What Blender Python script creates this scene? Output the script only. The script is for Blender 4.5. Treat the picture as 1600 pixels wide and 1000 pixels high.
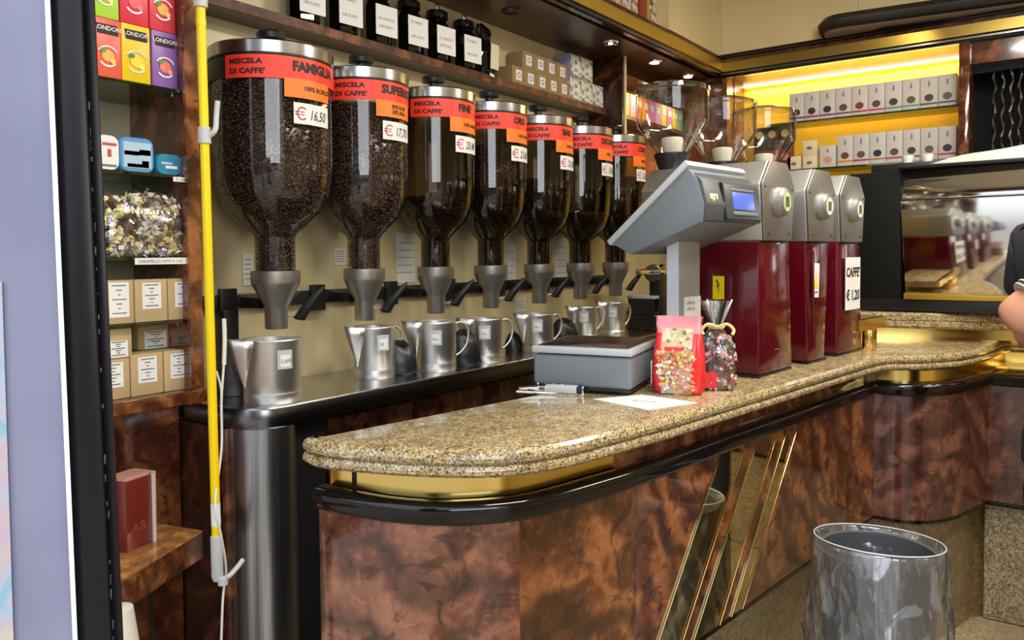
import bpy, bmesh, math, random
import numpy as np
from math import sin, cos, tan, pi, radians, atan2, sqrt, hypot
from mathutils import Vector, Matrix
random.seed(7); rng = np.random.default_rng(7)
S = bpy.context.scene; COL = S.collection
for o in list(bpy.data.objects): bpy.data.objects.remove(o)

# ------------------------------------------------------------------ camera
FPX = 1210.; YAW = radians(36.5); PIT = radians(2.1); ROLL = radians(.45); EYE = 1.55
CX = 800.; CY = 398 + FPX*tan(PIT)
_f = np.array([cos(YAW)*cos(PIT), sin(YAW)*cos(PIT), -sin(PIT)])
_r = np.array([sin(YAW), -cos(YAW), 0.]); _u = np.cross(_r, _f)
_r2 = cos(ROLL)*_r - sin(ROLL)*_u; _u2 = sin(ROLL)*_r + cos(ROLL)*_u
cd = bpy.data.cameras.new('camera'); cam = bpy.data.objects.new('camera', cd); COL.objects.link(cam)
cd.sensor_width = 36; cd.lens = FPX*36/1600; cd.shift_y = (CY-500)/1600; cd.clip_start = .05
M4 = Matrix(((_r2[0], _u2[0], -_f[0], 0), (_r2[1], _u2[1], -_f[1], 0), (_r2[2], _u2[2], -_f[2], EYE), (0, 0, 0, 1)))
cam.matrix_world = M4; S.camera = cam
def ray(x, y): return _f + (x-CX)/FPX*_r2 - (y-CY)/FPX*_u2
E3 = np.array([0, 0, EYE])
def onz(x, y, z): v = ray(x, y); return v*((z-EYE)/v[2]) + E3
def ony(x, y, Y): v = ray(x, y); return v*(Y/v[1]) + E3
def onx(x, y, X): v = ray(x, y); return v*(X/v[0]) + E3
def onl(x, y, p0, ang):
    n = np.array([-sin(ang), cos(ang), 0]); v = ray(x, y); return v*((n[0]*p0[0]+n[1]*p0[1])/(v@n)) + E3
def atd(x, y, d): return ray(x, y)*d + E3

# ------------------------------------------------------------------ light
S.view_settings.view_transform = 'Standard'; S.view_settings.look = 'None'
S.view_settings.exposure = 0.0; S.view_settings.gamma = 1.0; S.view_settings.use_curve_mapping = False
w = bpy.data.worlds.new('world'); S.world = w; w.use_nodes = True
nt = w.node_tree; bg = nt.nodes['Background']
tc = nt.nodes.new('ShaderNodeTexCoord'); sp = nt.nodes.new('ShaderNodeSeparateXYZ'); rp = nt.nodes.new('ShaderNodeValToRGB')
nt.links.new(tc.outputs['Generated'], sp.inputs[0]); nt.links.new(sp.outputs[2], rp.inputs[0])
rp.color_ramp.elements[0].position = 0.0; rp.color_ramp.elements[0].color = (.30, .29, .28, 1)
rp.color_ramp.elements[1].position = .35; rp.color_ramp.elements[1].color = (.82, .90, 1.0, 1)
nt.links.new(rp.outputs[0], bg.inputs[0]); bg.inputs[1].default_value = 2.3
def area(name, loc, target, sx, sy, power, col=(1, 1, 1)):
    l = bpy.data.lights.new(name, 'AREA'); l.shape = 'RECTANGLE'; l.size = sx; l.size_y = sy; l.energy = power; l.color = col
    o = bpy.data.objects.new(name, l); COL.objects.link(o); o.location = loc
    o.rotation_euler = (Vector(target)-Vector(loc)).to_track_quat('-Z', 'Y').to_euler(); return o
area('daylight', (-1.6, -2.2, 2.5), (2.6, 1.6, 1.0), 2.6, 1.8, 95, (.93, .96, 1.0))
for i, (x, y) in enumerate(((1.7, .2), (3.2, .2), (4.0, -1.2))):
    area('ceiling_lamp', (x, y, 3.18), (x+.2, y+.4, 0), 1.0, .22, 42, (1.0, .93, .80))
def spot(loc, target, power, col=(1, .80, .55), ang=95):
    l = bpy.data.lights.new('spot', 'SPOT'); l.energy = power; l.color = col; l.spot_size = radians(ang); l.spot_blend = .6; l.shadow_soft_size = .03
    o = bpy.data.objects.new('spot_lamp', l); COL.objects.link(o); o.location = loc
    o.rotation_euler = (Vector(target)-Vector(loc)).to_track_quat('-Z', 'Y').to_euler(); return o

# ------------------------------------------------------------------ materials
MT = {}
def mat(name, col=(.5, .5, .5), rough=.5, metal=0., coat=0., spec=.5, emit=None, es=1.):
    if name in MT: return MT[name]
    m = bpy.data.materials.new(name); m.use_nodes = True; b = m.node_tree.nodes['Principled BSDF']
    b.inputs['Base Color'].default_value = (*col, 1); b.inputs['Roughness'].default_value = rough
    b.inputs['Metallic'].default_value = metal; b.inputs['Coat Weight'].default_value = coat; b.inputs['Coat Roughness'].default_value = .05
    b.inputs['Specular IOR Level'].default_value = spec
    if emit: b.inputs['Emission Color'].default_value = (*emit, 1); b.inputs['Emission Strength'].default_value = es
    MT[name] = m; return m
class NB:
    def __init__(s, m): s.t = m.node_tree; s.b = s.t.nodes['Principled BSDF']
    def n(s, ty, **kw):
        o = s.t.nodes.new('ShaderNode'+ty)
        for k, v in kw.items():
            if k.startswith('i_'): o.inputs[k[2:].replace('_', ' ')].default_value = v
            else: setattr(o, k, v)
        return o
    def l(s, a, b): s.t.links.new(a, b)
    def ramp(s, fac, stops):
        r = s.n('ValToRGB'); e = r.color_ramp.elements
        while len(e) < len(stops): e.new(.5)
        for k, (p, c) in enumerate(stops): e[k].position = p; e[k].color = (*c, 1)
        s.l(fac, r.inputs[0]); return r.outputs[0]
    def mix(s, fac, a, b, bt='MIX'):
        r = s.n('MixRGB', blend_type=bt)
        if isinstance(fac, float): r.inputs[0].default_value = fac
        else: s.l(fac, r.inputs[0])
        for k, v in ((1, a), (2, b)):
            if isinstance(v, tuple): r.inputs[k].default_value = (*v, 1)
            else: s.l(v, r.inputs[k])
        return r.outputs[0]
    def co(s, scale=(1, 1, 1), loc=(0, 0, 0), rot=(0, 0, 0)):
        t = s.n('TexCoord'); m = s.n('Mapping'); m.inputs['Scale'].default_value = scale; m.inputs['Location'].default_value = loc; m.inputs['Rotation'].default_value = rot
        s.l(t.outputs['Object'], m.inputs[0]); return m.outputs[0]
    def noise(s, v, scale, detail=4., rough=.5, dist=0.):
        n = s.n('TexNoise'); s.l(v, n.inputs['Vector']); n.inputs['Scale'].default_value = scale; n.inputs['Detail'].default_value = detail
        n.inputs['Roughness'].default_value = rough; n.inputs['Distortion'].default_value = dist; return n.outputs[0]
    def bump(s, h, st=.2, d=.01):
        b = s.n('Bump'); b.inputs['Strength'].default_value = st; b.inputs['Distance'].default_value = d; s.l(h, b.inputs['Height']); s.l(b.outputs[0], s.b.inputs['Normal'])
def burl(name, off=(0, 0, 0), dark=(.028, .007, .004), mid=(.13, .035, .014), lite=(.36, .13, .045), rough=.12, coat=.6, sc=1.):
    m = mat(name, mid, rough, 0, coat); k = NB(m); v = k.co((sc, sc, sc), off)
    wv = k.n('TexWave', wave_type='BANDS', bands_direction='DIAGONAL'); k.l(v, wv.inputs['Vector'])
    wv.inputs['Scale'].default_value = 2.2; wv.inputs['Distortion'].default_value = 16; wv.inputs['Detail'].default_value = 4; wv.inputs['Detail Scale'].default_value = 1.1; wv.inputs['Detail Roughness'].default_value = .6
    big = k.noise(v, 3.2, 3, .55, 1.6); fine = k.noise(v, 26, 6, .7, 1.2)
    c1 = k.ramp(wv.outputs['Fac'], ((0., dark), (.30, tuple(a*.45 for a in mid)), (.5, mid), (1., lite)))
    c2 = k.ramp(fine, ((.3, tuple(a*.6 for a in mid)), (.55, mid), (.75, lite)))
    c = k.mix(.42, c1, c2)
    pt = k.ramp(big, ((.36, (0, 0, 0)), (.62, (1, 1, 1)))); c = k.mix(pt, k.mix(.55, c, c2), c)
    w2 = k.n('TexWave', wave_type='RINGS', rings_direction='SPHERICAL'); k.l(v, w2.inputs['Vector']); w2.inputs['Scale'].default_value = 2.6; w2.inputs['Distortion'].default_value = 9.; w2.inputs['Detail'].default_value = 2.; w2.inputs['Detail Scale'].default_value = .9
    vf = k.ramp(w2.outputs['Fac'], ((.0, (1, 1, 1)), (.14, (.6, .6, .6)), (.42, (0, 0, 0)))); c = k.mix(k.mix(1., vf, (.7, .7, .7), 'MULTIPLY'), c, tuple(a*1.6 for a in dark))
    kn = k.noise(v, 7.5, 5, .65, 2.2); kf = k.ramp(kn, ((.53, (0, 0, 0)), (.63, (1, 1, 1))))
    c = k.mix(k.mix(1., kf, (.75, .75, .75), 'MULTIPLY'), c, dark)
    k.l(c, k.b.inputs['Base Color']); return m
def granite(name, tint=(1, 1, 1), rough=.16, white=.5):
    m = mat(name, (.5, .4, .2), rough, 0, .3); k = NB(m); v = k.co()
    def T(c): return tuple(a*b for a, b in zip(c, tint))
    c = k.ramp(k.noise(v, 22, 5, .7, .4), ((.32, T((.22, .135, .04))), (.5, T((.44, .31, .105))), (.68, T((.66, .52, .24)))))
    g = k.ramp(k.noise(v, 75, 2, .6), ((.42, (0, 0, 0)), (.60, (1, 1, 1)))); c = k.mix(k.mix(1., g, (white, white, white), 'MULTIPLY'), c, T((.78, .70, .55)))
    vo = k.n('TexVoronoi'); k.l(v, vo.inputs['Vector']); vo.inputs['Scale'].default_value = 170
    s = k.ramp(k.noise(v, 190, 3, .6), ((.40, (1, 1, 1)), (.46, (0, 0, 0)))); c = k.mix(s, c, (.03, .022, .018))
    s2 = k.ramp(k.noise(v, 330, 2, .5), ((.38, (1, 1, 1)), (.45, (0, 0, 0)))); c = k.mix(s2, c, (.12, .07, .05))
    k.l(c, k.b.inputs['Base Color']); return m
burl('burl', lite=(.33, .115, .045)); burl('burl_red', (3.1, .4, 1.2), (.022, .008, .006), (.165, .052, .030), (.46, .20, .11))
burl('burl_warm', (1.7, 2.2, .3), (.02, .006, .003), (.17, .052, .018), (.46, .18, .06))
burl('burl_dark', (5.1, 1.4, 2.2), (.012, .004, .003), (.055, .016, .008), (.17, .05, .02), .25, .2)
burl('burl_violet', (.7, 4.4, 1.1), (.022, .008, .008), (.13, .045, .034), (.30, .13, .085))
burl('step_wood', (2.2, .3, .6), (.20, .07, .02), (.42, .18, .055), (.70, .36, .13), .22, .4, 1.5)
burl('cherry', (9.2, .3, .6), (.06, .02, .01), (.16, .055, .02), (.34, .13, .05), .25, .3, .8)
burl('brown_board', (4.2, 7.3, .6), (.035, .014, .007), (.075, .030, .014), (.13, .055, .026), .35, .1, .8)
granite('granite'); granite('granite_base', (.62, .60, .58), .35, .35); granite('granite_pale', (.86, .88, .95), .4, .8)
def wallm(name, c1, c2, rough=.6):
    m = mat(name, c1, rough); k = NB(m); v = k.co((1, 1, .12))
    k.l(k.ramp(k.noise(v, 5.5, 4, .6, .6), ((.3, c1), (.7, c2))), k.b.inputs['Base Color']); return m
wallm('wall_laminate', (.46, .37, .19), (.62, .52, .31), .35)
wallm('cream', (.74, .61, .33), (.78, .65, .37), .7)
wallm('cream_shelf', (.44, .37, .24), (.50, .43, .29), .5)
mat('ceiling_paint', (.75, .70, .58), .8); mat('yellow_panel', (.95, .60, .04), .5)
k = NB(mat('steel', (.50, .50, .50), .22, 1.)); v = k.co((1, 1, 60)); k.bump(k.noise(v, 8, 3), .04, .002)
k = NB(mat('steel_brushed', (.42, .44, .47), .30, 1.)); v = k.co((40, 40, .6)); k.l(k.ramp(k.noise(v, 5, 3), ((.3, (.33, .35, .38)), (.7, (.50, .52, .56)))), k.b.inputs['Base Color'])
mat('steel_dark', (.20, .205, .21), .25, 1.); mat('steel_mirror', (.72, .70, .66), .07, 1.)
k = NB(mat('aluminium', (.80, .80, .78), .40, 1.)); v = k.co((1, 1, 30)); k.bump(k.noise(v, 9, 4), .10, .003)
k = NB(mat('cast_metal', (.36, .35, .33), .42, .9)); k.bump(k.noise(k.co(), 220, 2), .12, .002)
k = NB(mat('cast_metal_light', (.50, .50, .49), .38, .85)); k.bump(k.noise(k.co(), 160, 2), .10, .002)
mat('chrome', (.85, .85, .85), .08, 1.); mat('brass', (.86, .62, .19), .16, 1.); mat('brass_soft', (.66, .44, .08), .36, .75)
mat('gold_mirror', (.80, .68, .38), .04, 1.); mat('black_gloss', (.006, .004, .004), .10, 0, .0, .45)
mat('black_plastic', (.012, .012, .014), .35); mat('black_matte', (.006, .006, .006), .75, spec=.2); mat('dark_metal', (.045, .042, .038), .38, .7)
mat('maroon', (.085, .002, .007), .16, 0, .35, .4); mat('grey_plastic', (.17, .20, .225), .42); mat('grey_dark_plastic', (.065, .072, .075), .35)
mat('grey_light', (.50, .52, .55), .4); mat('white_plastic', (.82, .83, .84), .4); mat('column_white', (.62, .66, .72), .3)
mat('lcd', (.05, .08, .35), .25, emit=(.16, .25, .85), es=.55)
mat('red_label', (.92, .045, .018), .45); mat('orange_label', (.95, .20, .015), .45); mat('paper', (.80, .79, .77), .6); mat('ink', (.015, .012, .012), .6); mat('ink_red', (.45, .02, .06), .6)
mat('ink_grey', (.16, .15, .15), .6); mat('yellow_paint', (.95, .66, .0), .35); mat('grey_joint', (.52, .53, .54), .45)
mat('white_cable', (.75, .74, .70), .5); mat('cardboard', (.50, .35, .18), .75); mat('cardboard_dark', (.30, .20, .09), .75)
k = NB(mat('beans', (.05, .022, .012), .32, 0, .2)); k.l(k.ramp(k.noise(k.co(), 120, 2), ((.40, (.008, .004, .003)), (.54, (.028, .012, .008)), (.66, (.15, .075, .048)))), k.b.inputs['Base Color'])
mat('bean_core', (.012, .006, .004), .7)
mat('navy', (.010, .012, .028), .85); mat('white_cloth', (.56, .55, .53), .8); mat('trousers', (.03, .035, .05), .85); mat('shoe', (.02, .015, .012), .4); mat('hair', (.06, .035, .02), .6)
m = mat('skin', (.62, .30, .20), .5); m.node_tree.nodes['Principled BSDF'].inputs['Subsurface Weight'].default_value = .12
mat('door_black', (.010, .008, .010), .34, 0, .0, .25); mat('scratch_glint', (.26, .25, .25), .5); mat('door_white', (.80, .88, .95), .35)
k = NB(mat('lavender', (.26, .26, .36), .30)); v = k.co((1, 1, .6)); k.l(k.ramp(k.noise(v, 4.5, 3, .5), ((.35, (.20, .20, .295)), (.65, (.27, .265, .365)))), k.b.inputs['Base Color'])  # mottled lavender colour stands in for sky reflected in the door glass
k = NB(mat('pastel_reflection', (.5, .5, .6), .4)); k.l(k.ramp(k.noise(k.co(), 16, 2, .5, 1.), ((.30, (.25, .42, .52)), (.42, (.42, .44, .52)), (.52, (.50, .38, .42)), (.62, (.52, .48, .38)), (.72, (.36, .42, .46)))), k.b.inputs['Base Color'])  # pastel blotches paint a blurred reflection at the edge of the door glass
k = NB(mat('floor_tile', (.34, .27, .17), .35)); k.l(k.ramp(k.noise(k.co(), 60, 4, .7), ((.35, (.20, .15, .09)), (.65, (.45, .36, .23)))), k.b.inputs['Base Color'])
def glassm(name, tint=(1, 1, 1), f0=.06, f1=.75, rough=.02, edge=(.35, .33, .28), body=None, bodyf=0.):
    m = bpy.data.materials.new(name); m.use_nodes = True; t = m.node_tree; t.nodes.remove(t.nodes['Principled BSDF'])
    out = t.nodes['Material Output']; lw = t.nodes.new('ShaderNodeLayerWeight'); lw.inputs[0].default_value = .5
    tr = t.nodes.new('ShaderNodeBsdfTransparent'); gl = t.nodes.new('ShaderNodeBsdfGlossy'); gl.inputs['Roughness'].default_value = rough
    r1 = t.nodes.new('ShaderNodeValToRGB'); e = r1.color_ramp.elements; e[0].position = .55; e[0].color = (*tint, 1); e[1].position = .97; e[1].color = (*[a*b for a, b in zip(tint, edge)], 1)
    t.links.new(lw.outputs['Facing'], r1.inputs[0]); t.links.new(r1.outputs[0], tr.inputs[0])
    mr = t.nodes.new('ShaderNodeMapRange'); mr.inputs['From Min'].default_value = .3; mr.inputs['From Max'].default_value = 1; mr.inputs['To Min'].default_value = f0; mr.inputs['To Max'].default_value = f1
    pw = t.nodes.new('ShaderNodeMath'); pw.operation = 'POWER'; pw.inputs[1].default_value = 2.5
    t.links.new(lw.outputs['Facing'], pw.inputs[0]); mr.inputs['From Min'].default_value = 0; t.links.new(pw.outputs[0], mr.inputs[0])
    mx = t.nodes.new('ShaderNodeMixShader'); t.links.new(mr.outputs[0], mx.inputs[0]); t.links.new(tr.outputs[0], mx.inputs[1]); t.links.new(gl.outputs[0], mx.inputs[2])
    last = mx
    if body:
        df = t.nodes.new('ShaderNodeBsdfPrincipled'); df.inputs['Base Color'].default_value = (*body, 1); df.inputs['Roughness'].default_value = .22
        m2 = t.nodes.new('ShaderNodeMixShader')
        tcn = t.nodes.new('ShaderNodeTexCoord'); mp = t.nodes.new('ShaderNodeMapping'); mp.inputs['Scale'].default_value = (2.6, 2.6, 1.4); nz = t.nodes.new('ShaderNodeTexNoise'); nz.inputs['Scale'].default_value = 4; nz.inputs['Detail'].default_value = 4; nz.inputs['Distortion'].default_value = 2.
        rr = t.nodes.new('ShaderNodeValToRGB'); rr.color_ramp.elements[0].position = .53; rr.color_ramp.elements[1].position = .60
        rr.color_ramp.elements[0].color = (bodyf*.45,)*3+(1,); rr.color_ramp.elements[1].color = (min(1, bodyf*2.2),)*3+(1,)
        t.links.new(tcn.outputs['Object'], mp.inputs[0]); t.links.new(mp.outputs[0], nz.inputs[0]); t.links.new(nz.outputs[0], rr.inputs[0])
        bp = t.nodes.new('ShaderNodeBump'); bp.inputs['Strength'].default_value = .35; bp.inputs['Distance'].default_value = .02; t.links.new(nz.outputs[0], bp.inputs['Height']); t.links.new(bp.outputs[0], df.inputs['Normal']); t.links.new(bp.outputs[0], gl.inputs['Normal'])
        t.links.new(rr.outputs[0], m2.inputs[0]); t.links.new(mx.outputs[0], m2.inputs[1]); t.links.new(df.outputs[0], m2.inputs[2]); last = m2
    t.links.new(last.outputs[0], out.inputs[0]); MT[name] = m; return m
glassm('glass', (.95, .94, .92), .06, .75, .02, (.25, .23, .19)); glassm('glass_smoked', (.52, .455, .37), .07, .75, .02, (.22, .19, .15)); glassm('glass_shelf', (.35, .62, .48), .12, .8); glassm('glass_hopper', (.93, .93, .90), .07, .9, .03, (.25, .22, .18))
glassm('glass_tea', (.16, .15, .13), .10); glassm('bin_liner', (.88, .90, .93), .16, .85, .12, (.7, .7, .72), (.62, .68, .80), .11)
glassm('liner_fold', (.9, .92, .95), .25, .9, .15, (.7, .7, .72), (.70, .75, .84), .38); glassm('cellophane', (.95, .95, .95), .12, .8, .12, (.85, .85, .85), (.8, .8, .8), .03); glassm('window_glass', (.95, .97, 1), .06, .6)
def mottled(name, stops, sc=60, rough=.5):
    k = NB(mat(name, rough=rough)); vo = k.n('TexVoronoi'); k.l(k.co(), vo.inputs['Vector']); vo.inputs['Scale'].default_value = sc
    sx = k.n('SeparateColor'); k.l(vo.outputs['Color'], sx.inputs[0]); r = k.n('ValToRGB'); r.color_ramp.interpolation = 'CONSTANT'; e = r.color_ramp.elements
    while len(e) < len(stops): e.new(.5)
    for i, c in enumerate(stops): e[i].position = i/len(stops); e[i].color = (*c, 1)
    k.l(sx.outputs[0], r.inputs[0]); k.l(r.outputs[0], k.b.inputs['Base Color']); return MT[name]
mottled('floral_print', ((.75, .73, .68), (.25, .22, .2), (.70, .66, .55), (.35, .30, .25), (.8, .8, .78)), 55)
mottled('book_print', ((.45, .30, .18), (.65, .6, .5), (.35, .08, .05), (.75, .7, .6), (.2, .15, .1)), 40)

# ------------------------------------------------------------------ builders
def mk(name, V, F, m, parent=None, smooth=False, org=None, kind=None, mats=None, fm=None):
    V = [tuple(float(c) for c in v) for v in V]
    if org is not None: # world coords -> local of root empty
        inv = org.matrix_basis.inverted(); V = [tuple(inv @ Vector(v)) for v in V]
    me = bpy.data.meshes.new(name); me.from_pydata(V, [], F); me.update()
    if isinstance(m, str): m = MT[m]
    me.materials.append(m)
    if smooth: me.polygons.foreach_set('use_smooth', [True]*len(me.polygons))
    o = bpy.data.objects.new(name, me); COL.objects.link(o)
    if parent: o.parent = parent
    if kind: o['kind'] = kind
    return o
def fix(o, sm=None, bev=None, seg=2):
    bm = bmesh.new(); bm.from_mesh(o.data); bmesh.ops.remove_doubles(bm, verts=bm.verts, dist=1e-6); bmesh.ops.recalc_face_normals(bm, faces=bm.faces)
    if bev: bmesh.ops.bevel(bm, geom=list(bm.edges), offset=bev, segments=seg, affect='EDGES', profile=.5, clamp_overlap=True)
    if sm is not None:
        for f in bm.faces: f.smooth = True
        for e in bm.edges:
            if len(e.link_faces) == 2 and e.calc_face_angle(0) > radians(sm): e.smooth = False
    bm.to_mesh(o.data); bm.free(); return o
def thing(name, label, cat, loc=(0, 0, 0), rz=0, group=None, rot=None):
    o = bpy.data.objects.new(name, None); COL.objects.link(o); o.empty_display_size = .05
    o.location = tuple(float(c) for c in loc); o.rotation_euler = rot if rot else (0, 0, rz)
    o['label'] = label; o['category'] = cat
    if group: o['group'] = group
    o.matrix_basis  # rebuilt from loc/rot
    return o
def tag(o, label, cat, group=None, kind=None):
    o['label'] = label; o['category'] = cat
    if group: o['group'] = group
    if kind: o['kind'] = kind
    return o
def st(o): o['kind'] = 'structure'; return o
BF = [(0, 3, 2, 1), (4, 5, 6, 7), (0, 1, 5, 4), (1, 2, 6, 5), (2, 3, 7, 6), (3, 0, 4, 7)]
def bv(lo, hi): (a, b, c), (d, e, f) = lo, hi; return [(a, b, c), (d, b, c), (d, e, c), (a, e, c), (a, b, f), (d, b, f), (d, e, f), (a, e, f)]
def box(name, lo, hi, m, parent=None, bev=0, org=None, kind=None, seg=2):
    o = mk(name, bv(lo, hi), BF, m, parent, org=org, kind=kind)
    if bev: fix(o, 40, bev, seg)
    return o
def hexa(name, P8, m, parent=None, bev=0, org=None, kind=None):
    o = mk(name, P8, BF, m, parent, org=org, kind=kind); fix(o, 40 if bev else None, bev or None); return o
def lathe_data(prof, seg=32, c=(0, 0, 0), a0=0, a1=2*pi):
    full = abs(a1-a0-2*pi) < 1e-6; V = []; F = []; n = seg if full else seg+1
    for r, z in prof:
        for i in range(n): a = a0+(a1-a0)*i/seg; V.append((c[0]+r*cos(a), c[1]+r*sin(a), c[2]+z))
    for j in range(len(prof)-1):
        for i in range(seg): i2 = (i+1) % n; F.append((j*n+i, j*n+i2, (j+1)*n+i2, (j+1)*n+i))
    return V, F
def lathe(name, prof, m, parent=None, seg=32, c=(0, 0, 0), sm=35, kind=None, a0=0, a1=2*pi, cap=False):
    V, F = lathe_data(prof, seg, c, a0, a1)
    if cap: n = seg; F.append(tuple(reversed(range(n)))); F.append(tuple(range((len(prof)-1)*n, len(prof)*n)))
    o = mk(name, V, F, m, parent, kind=kind); fix(o, sm); return o
def tube_data(P, r, seg=8, closed=False):
    P = [Vector(p) for p in P]; V = []; F = []; n = len(P); R = r if isinstance(r, (list, tuple)) else [r]*n; up = None
    for i, p in enumerate(P):
        t = (P[(i+1) % n]-P[i-1]) if (closed or 0 < i < n-1) else (P[1]-P[0] if i == 0 else P[-1]-P[-2]); t.normalize()
        if up is None: up = Vector((0, 0, 1)) if abs(t.z) < .9 else Vector((1, 0, 0))
        a = t.cross(up).normalized(); b = a.cross(t).normalized(); up = b
        for k in range(seg): q = 2*pi*k/seg; V.append(tuple(p+(a*cos(q)+b*sin(q))*R[i]))
    for i in range(n if closed else n-1):
        for k in range(seg): F.append((i*seg+k, i*seg+(k+1) % seg, ((i+1) % n)*seg+(k+1) % seg, ((i+1) % n)*seg+k))
    if not closed: F.append(tuple(range(seg))); F.append(tuple(reversed(range((n-1)*seg, n*seg))))
    return V, F
def tube(name, P, r, m, parent=None, seg=8, closed=False, org=None):
    V, F = tube_data(P, r, seg, closed); o = mk(name, V, F, m, parent, org=org); fix(o, 50); return o
def spline(P, n=6):
    P = [np.array(p, float) for p in P]; Q = [2*P[0]-P[1]]+P+[2*P[-1]-P[-2]]; out = []
    for i in range(1, len(Q)-2):
        a, b, c, d = Q[i-1:i+3]
        for k in range(n): t = k/n; out.append(.5*((2*b)+(c-a)*t+(2*a-5*b+4*c-d)*t*t+(3*b-a-3*c+d)*t**3))
    out.append(P[-1]); return out
def offs(path, d, closed=False):
    """offset of an open 2-D path to its left by d"""
    P = [np.array(p[:2], float) for p in path]; n = len(P); out = []
    for i in range(n):
        if closed: a, b, c = P[i-1], P[i], P[(i+1) % n]
        else: a = P[i-1] if i else None; b = P[i]; c = P[i+1] if i < n-1 else None
        ns = []
        for u, v in ((a, b), (b, c)):
            if u is None or v is None: continue
            t = v-u; l = np.hypot(*t)
            if l < 1e-9: continue
            ns.append(np.array([-t[1], t[0]])/l)
        m = sum(ns); m = m/np.hypot(*m); k = 1/max(.35, m@ns[0]); out.append(b+m*d*k)
    return out
def sweep(name, path, prof, m, parent=None, closed=False, org=None, sm=35, capend=True):
    """prof: closed list of (offset-left, z) cross-section swept along path"""
    V = []; F = []; rings = [offs(path, o_, closed) for o_, z in prof]; n = len(path); k = len(prof)
    for i in range(n):
        for j in range(k): V.append((*rings[j][i], prof[j][1]))
    for i in range(n if closed else n-1):
        for j in range(k): i2 = (i+1) % n; F.append((i*k+j, i2*k+j, i2*k+(j+1) % k, i*k+(j+1) % k))
    if not closed and capend: F.append(tuple(range(k))); F.append(tuple(reversed(range((n-1)*k, n*k))))
    o = mk(name, V, F, m, parent, org=org); fix(o, sm); return o
def slab(name, outline, prof, m, parent=None, sm=40):
    """closed CCW outline; prof: list (inset, z) bottom->top, capped"""
    V = []; F = []; n = len(outline)
    for ins, z in prof:
        for p in offs(outline, ins, True): V.append((*p, z))
    for j in range(len(prof)-1):
        for i in range(n): F.append((j*n+i, j*n+(i+1) % n, (j+1)*n+(i+1) % n, (j+1)*n+i))
    F.append(tuple(reversed(range(n)))); F.append(tuple(range((len(prof)-1)*n, len(prof)*n)))
    o = mk(name, V, F, m, parent); fix(o, sm); return o
def text_mesh(s, size, bold=0., align='LEFT', space=1., shear=0.):
    c = bpy.data.curves.new('lettering', 'FONT'); c.body = s; c.size = size; c.offset = bold; c.align_x = align; c.resolution_u = 2; c.space_character = space; c.shear = shear; c.space_line = .95
    o = bpy.data.objects.new('lettering', c); COL.objects.link(o); bpy.context.view_layer.update()
    me = bpy.data.meshes.new_from_object(o.evaluated_get(bpy.context.evaluated_depsgraph_get()))
    bpy.data.objects.remove(o); bpy.data.curves.remove(c)
    return [tuple(v.co) for v in me.vertices], [tuple(p.vertices) for p in me.polygons]
def text_flat(name, s, size, org, ex, ey, m, parent=None, bold=0., align='LEFT', rootorg=None, shear=0., sx=1.):
    V, F = text_mesh(s, size, bold, align, shear=shear); org = np.array(org, float); ex = np.array(ex, float); ey = np.array(ey, float)
    ex = ex/np.linalg.norm(ex); ey = ey/np.linalg.norm(ey)
    return mk(name, [org+ex*v[0]*sx+ey*v[1] for v in V], F, m, parent, org=rootorg)
def text_bent(name, s, size, R, a0, z0, m, parent, bold=0., sx=1., shear=0.):
    V, F = text_mesh(s, size, bold, shear=shear); return mk(name, [(R*cos(a0+v[0]*sx/R), R*sin(a0+v[0]*sx/R), z0+v[1]) for v in V], F, m, parent)
def band(name, R, a0, a1, z0, z1, m, parent, th=.0015, seg=20):
    V = []; F = []
    for i in range(seg+1):
        a = a0+(a1-a0)*i/seg
        for r, z in ((R, z0), (R+th, z0), (R+th, z1), (R, z1)): V.append((r*cos(a), r*sin(a), z))
    for i in range(seg):
        for j in range(4): F.append((i*4+j, (i+1)*4+j, (i+1)*4+(j+1) % 4, i*4+(j+1) % 4))
    F.append((0, 1, 2, 3)); F.append((seg*4+3, seg*4+2, seg*4+1, seg*4)); o = mk(name, V, F, m, parent); fix(o, 30); return o
def quadbox(name, c, ex, ey, en, w, h, t, m, parent=None, org=None, bev=0):
    c, ex, ey, en = [np.array(a, float) for a in (c, ex, ey, en)]
    P = [c+ex*w/2*sx+ey*h/2*sy+en*t/2*sz for sz in (-1, 1) for sx, sy in ((-1, -1), (1, -1), (1, 1), (-1, 1))]
    return hexa(name, P, m, parent, bev, org)
def copy_tree(o, parent=None):
    c = o.copy(); COL.objects.link(c)
    if parent: c.parent = parent
    for ch in [x for x in bpy.data.objects if x.parent == o]: copy_tree(ch, c)
    return c
ZF = -.17; YW = 2.55
ORD = ['first', 'second', 'third', 'fourth', 'fifth', 'sixth', 'seventh', 'eighth', 'ninth', 'tenth']

# ================================================================== setting
st(box('wall_unseen_street', (-7.4, -14, ZF), (-7, -.4, 5.5), mat('unseen_facade', (.10, .095, .09), .8)))  # unseen dark building, added to give the steel pillar contrasting reflections
st(box('floor', (-1.2, -3.2, ZF-.1), (6.2, 2.75, ZF), 'floor_tile'))
tiles = bpy.data.objects['floor']
for i in range(4):
    for j in range(6):
        x = 1.75+i*.6; y = -2.7+j*.6
        box('floor_slab', (x+.003, y+.003, ZF), (x+.597, y+.597, ZF+.006), 'floor_tile', tiles, .002)
st(box('ceiling', (.3, -3.2, 3.3), (6.2, 2.75, 3.4), 'ceiling_paint'))
st(box('wall_left', (1.34, YW, ZF), (6.2, YW+.12, 3.3), 'wall_laminate'))
st(box('wall_back', (5.62, -3.2, ZF), (5.74, YW, 3.3), 'cream'))
st(box('wall_right', (.5, -3.3, ZF), (6.2, -3.2, 3.3), 'cream'))
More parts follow.
